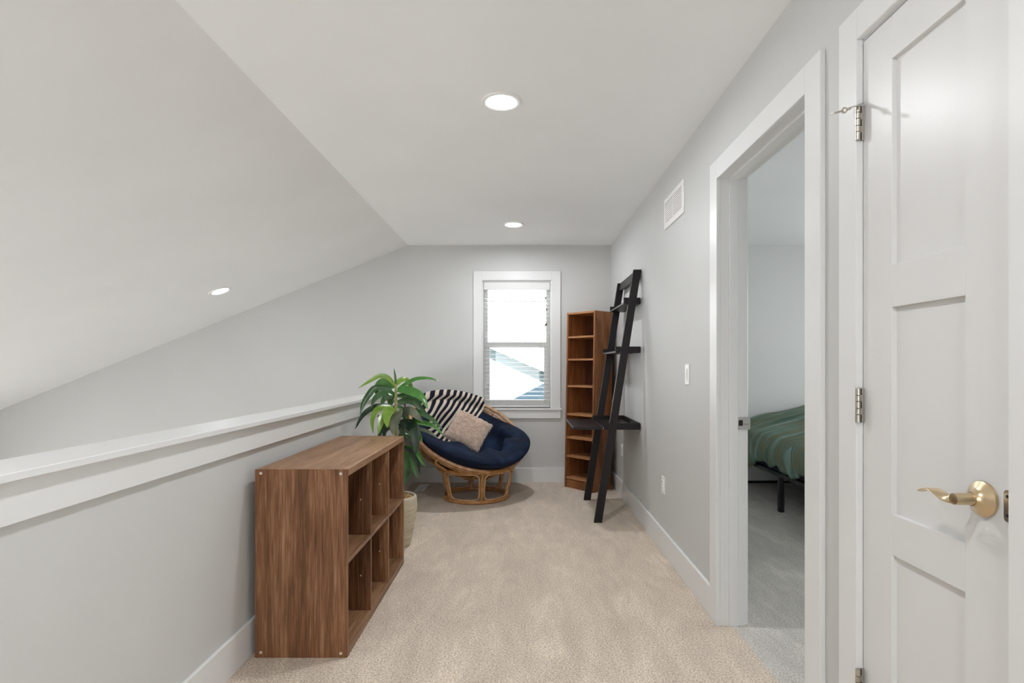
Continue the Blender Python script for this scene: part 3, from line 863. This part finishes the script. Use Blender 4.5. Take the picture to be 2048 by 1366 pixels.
# the bowl
BCc = Vector((-0.5034, 5.1798, 0.5909)); bn = Vector((0.35513, -0.42657, 0.83182)).normalized()
ba = bn.cross(Vector((0, 0, 1))).normalized(); bb = bn.cross(ba)
HB, RW = 0.368, 0.547
RS = (RW * RW + HB * HB) / (2 * HB); D0 = RS - HB
def sph(alpha, th, R=RS):
    """point on a sphere about the bowl's centre of curvature; alpha from the bowl's bottom"""
    return BCc + bn * (D0 - R * math.cos(alpha)) + R * math.sin(alpha) * (math.cos(th) * ba + math.sin(th) * bb)
AR = math.asin(RW / RS)
def circ(alpha, R=RS, n=72): return [sph(alpha, 2 * PI * k / n, R) for k in range(n)]
bm = NB(); tube(bm, circ(AR, RS), 0.0150, 10, True); bowl = link('bowl_frame', bm, M_rattan2, chair)
bm = NB(); tube(bm, circ(AR - 0.060, RS + 0.002), 0.0105, 8, True); link('hoop', bm, M_rattan2, bowl)
for al in (AR - 0.115, AR - 0.40, AR - 0.66):
    bm = NB(); tube(bm, circ(al, RS + 0.004), 0.0095, 8, True); link('hoop', bm, M_rattan, bowl)
for k in range(18):
    th_ = 2 * PI * (k + 0.5) / 18
    bm = NB(); tube(bm, [sph(0.10 + (AR - 0.10) * j / 10, th_, RS + 0.016) for j in range(11)], 0.0075, 7); link('rib', bm, M_rattan, bowl)
    if k % 3 == 0:
        bm = NB(); tube(bm, [sph(AR + 0.006, th_, RS + 0.003), sph(AR - 0.065, th_, RS + 0.006)], 0.0175, 9); link('binding', bm, M_wrap, bowl)
bm = NB(); tube(bm, circ(0.12, RS + 0.016, 32), 0.009, 8, True); link('hoop', bm, M_rattan, bowl)
# strap that ties the bowl to the base at the front left
tq = math.radians(32)
bm = NB(); tube(bm, spline([sph(AR - 0.035, tq, RS + 0.020), sph(AR - 0.12, tq, RS + 0.030), (BC.x + RT * math.cos(math.radians(228)), BC.y + RT * math.sin(math.radians(228)) - 0.012, ZTp + 0.006)], 5), 0.011, 8); link('tie_strap', bm, M_wrap, bowl)

# cushion ------------------------------------------------------------
def lerp(a, b, t): return a + (b - a) * t
def frontness(th):
    d = (math.degrees(th) - 92 + 180) % 360 - 180
    return max(0.0, min(1.0, (1.30 - abs(d) / 92.0) / 0.75)) if abs(d) < 120 else 0.0
def fr(th):
    t = frontness(th); return t * t * (3 - 2 * t)
def amax(th):
    d = math.degrees(th) % 360
    up = math.exp(-((d - 215) / 55.0) ** 2)
    return AR + lerp(-0.02, 0.20, fr(th)) - 0.085 * up
def thick(al, th):
    am = amax(th); f = fr(th)
    e = am - al
    base = 0.070
    roll = lerp(0.015, 0.118, f) * math.exp(-((e - 0.17) / 0.19) ** 2)
    lump = 1 + 0.10 * math.cos(8 * th + 0.6) * min(1, al / 0.6) * (0.45 + f) + 0.06 * math.cos(5 * th + 2.0 + al * 4)
    T_ = (base + roll) * lump
    nz = mnoise.noise(Vector((3.2 * math.cos(th) * al + 7, 3.2 * math.sin(th) * al, 2.0)))
    T_ += 0.020 * nz
    # crease at the right where the cushion folds
    d = (math.degrees(th) - 146 + 180) % 360 - 180
    T_ -= 0.040 * math.exp(-(d / 7.0) ** 2) * min(1.0, max(0.0, (al - 0.55) / 0.3))
    d2 = (math.degrees(th) - 74 + 180) % 360 - 180
    T_ -= 0.020 * math.exp(-(d2 / 9.0) ** 2) * min(1.0, max(0.0, (al - 0.7) / 0.3))
    if e < 0.24: T_ *= math.sqrt(max(0.0, 1 - ((0.24 - e) / 0.24) ** 2))
    return T_
RO = RS - 0.017
def cush_top(al, th, off=0.0):
    return sph(al, th, RO - thick(al, th) - off)
bm = NB()
NT, NA = 128, 40
top, bot = [], []
for j in range(1, NA + 1):
    s = j / NA
    top.append([]); bot.append([])
    for k in range(NT):
        th_ = 2 * PI * k / NT
        al = amax(th_) * (1 - (1 - s) ** 1.25)
        t_ = thick(al, th_)
        # outside bulge of the roll above the rim
        bul = 0.020 * fr(th_) * max(0.0, min(1.0, (al - AR - 0.03) / 0.06)) * (1 if j < NA else 0.6)
        top[-1].append(bm.verts.new(sph(al, th_, RO - t_)))
        bot[-1].append(top[-1][-1] if j == NA else bm.verts.new(sph(al, th_, RO + bul)))
ct = bm.verts.new(sph(0, 0, RO - thick(0.001, 0))); cb = bm.verts.new(sph(0, 0, RO))
for k in range(NT):
    q = (k + 1) % NT
    bm.faces.new([ct, top[0][k], top[0][q]]); bm.faces.new([cb, bot[0][q], bot[0][k]])
    for j in range(NA - 1):
        bm.faces.new([top[j][k], top[j + 1][k], top[j + 1][q], top[j][q]])
        vs = [bot[j][k], bot[j][q], bot[j + 1][q], bot[j + 1][k]]
        if len(set(vs)) == 4: bm.faces.new(vs)
cu = link('chair_cushion', bm, M_navy, None, origin=tuple(sph(0, 0, RO)), smooth=3.1)
tag(cu, 'navy blue padded round cushion filling the rattan bowl chair', 'cushion')

# striped throw -------------------------------------------------------
bm = NB()
def drape(p, q, off):
    rho = math.hypot(p, q); th_ = math.atan2(q, p)
    al = math.asin(min(rho, 0.46) / RS) + max(0.0, rho - 0.46) * 2.05
    ae = max(amax(th_), AR + 0.02) + 0.03
    rip = 0.006 * mnoise.noise(Vector((p * 9, q * 9, 5)))
    if al <= ae:
        a2 = min(al, ae)
        base = RO - thick(min(a2, amax(th_) - 0.001), th_)
        over = max(0.0, a2 - AR + 0.10)
        R_ = min(base, lerp(base, RS - 0.034, min(1, over * 8))) - off - rip
        return sph(a2, th_, R_)
    ex = al - ae
    t_ = min(1.0, ex / 0.10)
    Rin = RS - 0.034 - off
    R_ = lerp(Rin, RS + 0.040 + off, t_) + rip
    lift = 0.06 * math.sin(PI * t_)
    return sph(ae + lift - max(0, ex - 0.10), th_, R_)
NP, SUB = 11, 4
per = 0.054
r0 = -0.655
NS = 70
for k in range(NP * 2):
    navy = k % 2 == 0
    w = per * (0.52 if navy else 0.48)
    ra = r0 + (k // 2) * per + (0 if navy else per * 0.52)
    lo = -0.70 - (0.0 if navy else 0.018) + random.uniform(-0.012, 0.012)
    if ra > -0.20: lo += (ra + 0.20) * 0.9
    hi = 0.20 + random.uniform(-0.03, 0.03) - (0.10 if ra < -0.45 else 0)
    grid = []
    for i in range(NS + 1):
        s = lo + (hi - lo) * i / NS
        row = []
        for j in range(SUB + 1):
            r = ra + w * j / SUB + 0.010 * math.sin(s * 9 + 0.7)
            p = 0.81 * s - 0.585 * r; q_ = 0.585 * s + 0.81 * r
            row.append(bm.verts.new(drape(p, q_, 0.008)))
        grid.append(row)
    for i in range(NS):
        for j in range(SUB):
            f = bm.faces.new([grid[i][j], grid[i + 1][j], grid[i + 1][j + 1], grid[i][j + 1]])
            f.material_index = 0 if navy else 1
bmesh.ops.remove_doubles(bm, verts=bm.verts, dist=0.0004)
tw = link('throw_blanket', bm, [M_tnavy, M_tcream], None, origin=tuple(sph(AR, math.radians(275))), smooth=3.1)
md = tw.modifiers.new('thickness', 'SOLIDIFY'); md.thickness = 0.006; md.offset = 0
tag(tw, 'navy and cream striped throw draped over the back of the bowl chair', 'blanket')

# fluffy pillow -------------------------------------------------------
PT = Vector((0.343, -0.02, -0.16)); PL = Vector((-0.123, -0.277, -0.229))
ex = PT.normalized(); ey = (PL - ex * PL.dot(ex)).normalized(); ez = ex.cross(ey)
if ez.y > 0: ez = -ez
PC = Vector((-0.490, 5.060, 0.613))
hs = 0.162
bm = NB()
G = 16
def pil(u, v, s):
    b_ = max(0.0, (1 - u ** 4) * (1 - v ** 4)) ** 0.55
    pin = 1 - 0.06 * (1 - abs(u * v))
    return PC + ex * (u * hs * (1 - 0.05 * (1 - v * v) * abs(u))) + ey * (v * hs * (1 - 0.05 * (1 - u * u) * abs(v))) + ez * (s * 0.055 * b_)
fv = [[bm.verts.new(pil(-1 + 2 * i / G, -1 + 2 * j / G, 1)) for j in range(G + 1)] for i in range(G + 1)]
bv = [[fv[i][j] if i in (0, G) or j in (0, G) else bm.verts.new(pil(-1 + 2 * i / G, -1 + 2 * j / G, -1)) for j in range(G + 1)] for i in range(G + 1)]
for i in range(G):
    for j in range(G):
        bm.faces.new([fv[i][j], fv[i + 1][j], fv[i + 1][j + 1], fv[i][j + 1]])
        bm.faces.new([bv[i][j], bv[i][j + 1], bv[i + 1][j + 1], bv[i + 1][j]])
pw = link('throw_pillow', bm, M_fur, None, origin=tuple(PC), smooth=3.1)
tag(pw, 'fluffy blush square pillow resting in the navy bowl chair', 'pillow')
bm = NB()
rnd = random.Random(3)
for k in range(6500):
    u, v = rnd.uniform(-1, 1), rnd.uniform(-1, 1)
    s = 1 if rnd.random() < 0.85 else -1
    if rnd.random() < 0.12: u = math.copysign(1, u) * rnd.uniform(0.93, 1)
    if rnd.random() < 0.12: v = math.copysign(1, v) * rnd.uniform(0.93, 1)
    p = pil(u, v, s)
    n_ = (ez * s * (1 - 0.6 * max(abs(u), abs(v)) ** 3) + ex * u * abs(u) ** 3 * 0.8 + ey * v * abs(v) ** 3 * 0.8).normalized()
    cl = mnoise.noise_vector(Vector((u * 5, v * 5, s)))
    d = (n_ * 0.55 + ey * (0.35 + 0.5 * cl.x) + ex * (0.6 * cl.y) + Vector((rnd.uniform(-.4, .4), rnd.uniform(-.4, .4), rnd.uniform(-.4, .4)))).normalized()
    L_ = rnd.uniform(0.016, 0.030)
    sd = d.orthogonal().normalized(); s2 = d.cross(sd)
    r_ = 0.0026
    vs = [bm.verts.new(p + r_ * (math.cos(2 * PI * q / 3) * sd + math.sin(2 * PI * q / 3) * s2)) for q in range(3)]
    vm = [bm.verts.new(p + d * L_ * 0.55 + r_ * 0.8 * (math.cos(2 * PI * q / 3) * sd + math.sin(2 * PI * q / 3) * s2)) for q in range(3)]
    tp = bm.verts.new(p + d * L_ + ey * L_ * 0.35)
    for q in range(3):
        bm.faces.new([vs[q], vs[(q + 1) % 3], vm[(q + 1) % 3], vm[q]]); bm.faces.new([vm[q], vm[(q + 1) % 3], tp])
link('fur', bm, M_fur, pw, kind='stuff', smooth=3.1)

# ------------------------------------------------------------------ potted plant
PX, PY = -0.85, 3.72
plant = thing('potted_plant', (PX, PY, 0), 'leafy green dracaena in a ribbed beige pot behind the cube organizer', 'plant')
bm = NB()
prof = [(0.0, 0.0), (0.0, 0.090), (0.006, 0.094)]
NR = 28
def potr(z):
    t_ = z / 0.335
    return 0.093 + 0.050 * min(1.0, t_ / 0.72) ** 0.75 if t_ < 0.72 else 0.143 - 0.004 * ((t_ - 0.72) / 0.28) ** 2
for k in range(NR * 2 + 1):
    z = 0.008 + 0.318 * k / (NR * 2)
    prof.append((z, potr(z) + (0.0028 if k % 2 else 0.0)))
prof += [(0.332, 0.137), (0.335, 0.131), (0.331, 0.124), (0.30, 0.122), (0.298, 0.0)]
lathe(bm, prof, (PX, PY, 0), (0, 0, 1), 48); pot = link('pot', bm, M_pot, plant, smooth=0.5)
bm = NB(); lathe(bm, [(0.2985, 0.0), (0.2985, 0.1215), (0.311, 0.1215), (0.316, 0.0)], (PX, PY, 0), (0, 0, 1), 32); link('soil', bm, M_soil, plant)
bm = NB()
rnd = random.Random(11)
for k in range(150):
    a, r = rnd.uniform(0, 2 * PI), 0.110 * math.sqrt(rnd.random())
    c = Vector((PX + r * math.cos(a), PY + r * math.sin(a), 0.316 + rnd.uniform(0, 0.014)))
    Mx = Matrix.Translation(c) @ Matrix.Rotation(rnd.uniform(0, 6.3), 4, 'Z') @ Matrix.Rotation(rnd.uniform(-.5, .5), 4, 'X') @ Matrix.Diagonal((rnd.uniform(.009, .016), rnd.uniform(.006, .010), rnd.uniform(.005, .008), 1))
    bmesh.ops.create_icosphere(bm, subdivisions=1, radius=1.0, matrix=Mx)
link('wood_chips', bm, M_chip, plant, kind='stuff')
bm = NB(); tube(bm, [(PX, PY, 0.30), (PX + 0.01, PY, 0.6), (PX + 0.004, PY, 0.86), (PX + 0.004, PY, 1.075)], [0.014, 0.012, 0.010, 0.007], 10); link('stem', bm, M_stem, plant)
bm = NB(); tube(bm, [(PX + 0.03, PY + 0.02, 0.30), (PX + 0.04, PY + 0.03, 0.7), (PX + 0.065, PY + 0.02, 0.98)], [0.010, 0.008, 0.004], 8); link('stem', bm, M_stem2, plant)
LEAVES = [
    ([(0.004,0.0,1.06),(0.002,0.0,1.113),(-0.007,0.0,1.183)],0.013,1),
    ([(-0.002,-0.0,1.067),(-0.043,-0.013,1.118),(-0.097,-0.025,1.131),(-0.159,-0.038,1.096),(-0.234,-0.05,1.05)],0.025,3),
    ([(0.011,0.0,1.069),(0.03,0.015,1.095),(0.062,0.03,1.103),(0.094,0.045,1.063),(0.109,0.06,1.022)],0.035,3),
    ([(0.015,0.0,1.04),(0.074,0.013,1.077),(0.138,0.025,1.108),(0.22,0.038,1.112),(0.285,0.05,1.093)],0.027,2),
    ([(-0.002,0.0,1.056),(-0.06,0.02,1.081),(-0.1,0.04,1.081),(-0.136,0.06,1.044),(-0.146,0.08,0.996)],0.048,2),
    ([(-0.02,-0.0,1.047),(-0.123,-0.01,1.052),(-0.168,-0.02,1.008),(-0.205,-0.03,0.943),(-0.223,-0.04,0.87)],0.033,1),
    ([(-0.007,-0.0,1.003),(-0.049,-0.025,1.022),(-0.082,-0.05,1.006),(-0.114,-0.075,0.977),(-0.133,-0.1,0.923)],0.051,1),
    ([(-0.011,0.0,0.994),(-0.063,0.033,0.983),(-0.093,0.067,0.959),(-0.124,0.1,0.912)],0.042,2),
    ([(-0.002,0.0,1.016),(-0.038,0.06,0.982),(-0.064,0.12,0.917)],0.048,2),
    ([(0.015,-0.0,1.036),(0.077,-0.02,1.035),(0.146,-0.04,1.014),(0.198,-0.06,0.976),(0.231,-0.08,0.913)],0.051,2),
    ([(0.015,0.0,0.994),(0.068,0.02,0.993),(0.109,0.04,0.979),(0.145,0.06,0.937),(0.15,0.08,0.882)],0.042,1),
    ([(0.015,-0.0,0.955),(0.082,-0.005,0.968),(0.132,-0.01,0.955),(0.176,-0.015,0.916),(0.217,-0.02,0.882)],0.037,1),
    ([(-0.007,-0.0,0.924),(-0.086,-0.015,0.929),(-0.148,-0.03,0.913),(-0.205,-0.045,0.866),(-0.25,-0.06,0.779)],0.034,0),
    ([(-0.007,-0.0,0.919),(-0.082,-0.03,0.922),(-0.114,-0.06,0.894),(-0.127,-0.09,0.836),(-0.113,-0.12,0.758)],0.035,3),
    ([(-0.007,-0.0,0.919),(-0.044,-0.047,0.893),(-0.066,-0.093,0.841),(-0.076,-0.14,0.757)],0.046,3),
    ([(-0.007,-0.0,0.915),(-0.023,-0.06,0.902),(-0.026,-0.12,0.86),(-0.005,-0.18,0.803)],0.051,3),
    ([(0.011,-0.0,0.889),(0.024,-0.067,0.877),(0.031,-0.133,0.832),(0.031,-0.2,0.762)],0.084,4),
    ([(0.015,-0.0,0.862),(0.07,-0.03,0.891),(0.12,-0.06,0.898),(0.164,-0.09,0.87),(0.208,-0.12,0.831)],0.048,4),
    ([(0.015,-0.0,0.889),(0.1,-0.025,0.899),(0.191,-0.05,0.884),(0.273,-0.075,0.835),(0.329,-0.1,0.786)],0.029,1),
    ([(0.024,-0.0,0.818),(0.124,-0.015,0.824),(0.21,-0.03,0.813),(0.277,-0.045,0.788),(0.332,-0.06,0.738)],0.035,2),
    ([(0.024,-0.0,0.792),(0.127,-0.03,0.782),(0.206,-0.06,0.773),(0.259,-0.09,0.755),(0.31,-0.12,0.724)],0.022,4),
    ([(0.024,-0.0,0.814),(0.095,-0.045,0.814),(0.147,-0.09,0.785),(0.169,-0.135,0.714),(0.165,-0.18,0.611)],0.057,0),
    ([(0.024,-0.0,0.814),(0.115,-0.017,0.789),(0.162,-0.033,0.756),(0.191,-0.05,0.698)],0.029,2),
    ([(0.015,0.0,0.853),(0.055,0.02,0.887),(0.091,0.04,0.899),(0.109,0.06,0.875)],0.031,2),
    ([(0.024,0.0,0.792),(0.056,0.017,0.728),(0.075,0.033,0.722),(0.098,0.05,0.666)],0.024,1),
    ([(0.024,-0.0,0.651),(0.097,-0.013,0.653),(0.143,-0.025,0.633),(0.181,-0.038,0.574),(0.213,-0.05,0.529)],0.026,2),
    ([(0.024,-0.0,0.651),(0.096,-0.03,0.647),(0.137,-0.06,0.604),(0.173,-0.09,0.553),(0.187,-0.12,0.49)],0.026,0),
    ([(0.024,-0.0,0.616),(0.075,-0.013,0.605),(0.113,-0.027,0.559),(0.155,-0.04,0.448)],0.029,2),
    ([(0.024,-0.0,0.59),(0.071,-0.035,0.591),(0.096,-0.07,0.545),(0.095,-0.105,0.47),(0.089,-0.14,0.427)],0.04,1),
    ([(0.007,0.0,0.81),(-0.036,0.033,0.788),(-0.08,0.067,0.753),(-0.106,0.1,0.682)],0.04,0),
    ([(0.007,0.0,0.836),(-0.045,0.033,0.85),(-0.111,0.067,0.861),(-0.151,0.1,0.849)],0.018,1),
    ([(0.024,0.0,0.73),(0.064,0.04,0.743),(0.105,0.08,0.72),(0.143,0.12,0.656)],0.022,1),
    ([(0.002,0.0,0.862),(-0.039,0.007,0.835),(-0.093,0.013,0.773),(-0.117,0.02,0.684)],0.04,1),
    ([(0.015,0.0,0.924),(0.043,0.033,0.895),(0.059,0.067,0.856),(0.061,0.1,0.79)],0.035,2),
]

rnd = random.Random(5)
def leaf(P, w, c, roll):
    pts = spline([(PX + a, PY + b, z) for a, b, z in P], 5)
    n = len(pts)
    b_ = NB()
    rows = []
    for i, p in enumerate(pts):
        t_ = i / (n - 1)
        tg = (pts[min(i + 1, n - 1)] - pts[max(i - 1, 0)]).normalized()
        out = Vector((p.x - PX, p.y - PY, 0.0))
        nrm = Vector((0.12, -0.95, 0.42)) + out * 0.7
        sd = tg.cross(nrm)
        if sd.length < 1e-4: sd = tg.orthogonal()
        sd.normalize()
        nn = sd.cross(tg).normalized()
        if nn.y > 0: nn = -nn
        q = math.radians(roll)
        s2 = math.cos(q) * sd + math.sin(q) * nn; n2 = -math.sin(q) * sd + math.cos(q) * nn
        prof = (math.sin(PI * min(1, (0.10 + 0.90 * t_ ** 0.85))) ** 0.75) if t_ < 1 else 0.02
        hw = 0.5 * w * max(0.10 if t_ < 0.5 else 0.015, prof)
        rows.append([b_.verts.new(p + s2 * hw * s + n2 * (hw * 0.28 * (abs(s) ** 1.3) - 0.0 + 0.0012 * e)) for s, e in ((-1, 0), (-0.5, 1), (0, 1), (0.5, 1), (1, 0), (0.5, -1), (0, -1), (-0.5, -1))])
    for A, B in zip(rows, rows[1:]):
        for k in range(8): b_.faces.new([A[k], A[(k + 1) % 8], B[(k + 1) % 8], B[k]])
    b_.faces.new(rows[0][::-1]); b_.faces.new(rows[-1])
    return b_
for P, w, c in LEAVES:
    link('leaf', leaf(P, w * 1.28, c, rnd.uniform(-25, 25)), M_leaf[c], plant, smooth=1.2)

# ------------------------------------------------------------------ bedroom seen through the doorway
bed = thing('bed_frame', (2.9, 4.4, 0), 'black metal bed frame with slim legs inside the bedroom', 'bed')
bx0_, bx1_, by0_, by1_ = 2.09, 3.60, 3.35, 5.66
for (xa, xb, ya, yb) in ((bx0_, bx0_ + 0.03, by0_, by1_), (bx1_ - 0.03, bx1_, by0_, by1_), (bx0_ + 0.03, bx1_ - 0.03, by0_, by0_ + 0.03), (bx0_ + 0.03, bx1_ - 0.03, by1_ - 0.03, by1_)):
    bm = NB(); box(bm, xa, xb, ya, yb, 0.290, 0.325, 0.002); link('rail', bm, M_black, bed)
for k in range(9):
    y = by0_ + 0.16 + k * 0.25
    bm = NB(); box(bm, bx0_ + 0.03, bx1_ - 0.03, y, y + 0.05, 0.300, 0.322); link('slat', bm, M_black, bed)
for (lx, ly) in ((bx0_ + 0.028, 4.57), (bx1_ - 0.028, 4.57), (bx0_ + 0.028, 3.40), (bx1_ - 0.028, 3.40), (bx1_ - 0.028, 5.62)):
    bm = NB(); box(bm, lx - 0.020, lx + 0.020, ly - 0.020, ly + 0.020, 0.0, 0.290, 0.003); link('leg', bm, M_black, bed)
bm = NB(); box(bm, bx0_ - 0.12, bx1_, by1_ + 0.015, by1_ + 0.035, 0.004, 0.024, 0.002); link('dark_floor_strip', bm, M_black, bed)  # dark strip on the floor along the foot of the back wall
bm = NB(); box(bm, bx0_ + 0.004, bx1_ - 0.01, by0_ + 0.01, by1_ - 0.01, 0.326, 0.545, 0.04, None, 3)
mt = link('mattress', bm, M_mattress, None, origin=(2.85, 4.5, 0.326), smooth=1.0)
tag(mt, 'mattress in a navy sheet showing below the green duvet', 'mattress')
# duvet: solid quilt following the mattress, falling down the near side
bm = NB()
NU, NV = 46, 220
rows_t = []
def duv(u, v):
    y = 3.28 + 2.40 * v
    side = 0.30
    if u < side:
        t_ = u / side
        hem = 0.375 - 0.075 * max(0, (y - 4.3) / 1.3) + 0.022 * math.sin(y * 7.0) + 0.014 * math.sin(y * 17 + 1)
        z = lerp(hem, 0.600, t_ ** 0.9)
        yy = y + 0.10 * (1 - t_)
        fold = math.sin(yy * 30 + 2.0 * math.sin(yy * 4.3)) + 0.5 * math.sin(yy * 53 + 1.0)
        x = 2.055 - 0.030 * math.sin(PI * t_ ** 0.8) + 0.011 * fold * (1 - t_) ** 0.6 + 0.05 * max(0, t_ - 0.7)
        z += 0.010 * math.sin(yy * 30 + 1.2) * (1 - t_)
    else:
        t_ = (u - side) / (1 - side)
        x = 2.075 + 1.56 * t_
        z = 0.600 + 0.045 * (1 - math.exp(-t_ * 14)) + 0.175 * min(1, max(0, (x - 2.18) / 0.75)) ** 1.15
        z -= 0.12 * max(0, (x - 3.25) / 0.38) ** 2
        z += 0.010 * math.sin(x * 9 + y * 3)
    nz = mnoise.noise(Vector((x * 6, y * 3.0, z * 6)))
    return Vector((x - 0.010 * nz, y, z + 0.014 * nz))
for i in range(NU + 1):
    rows_t.append([bm.verts.new(duv(i / NU, j / NV)) for j in range(NV + 1)])
for i in range(NU):
    for j in range(NV):
        bm.faces.new([rows_t[i][j], rows_t[i + 1][j], rows_t[i + 1][j + 1], rows_t[i][j + 1]])
dv_ = link('duvet', bm, M_duvet, None, origin=(2.85, 4.5, 0.6), smooth=3.1)
md = dv_.modifiers.new('thickness', 'SOLIDIFY'); md.thickness = 0.035; md.offset = -1
tag(dv_, 'rumpled green, teal and olive streaked duvet spread over the bed', 'duvet')
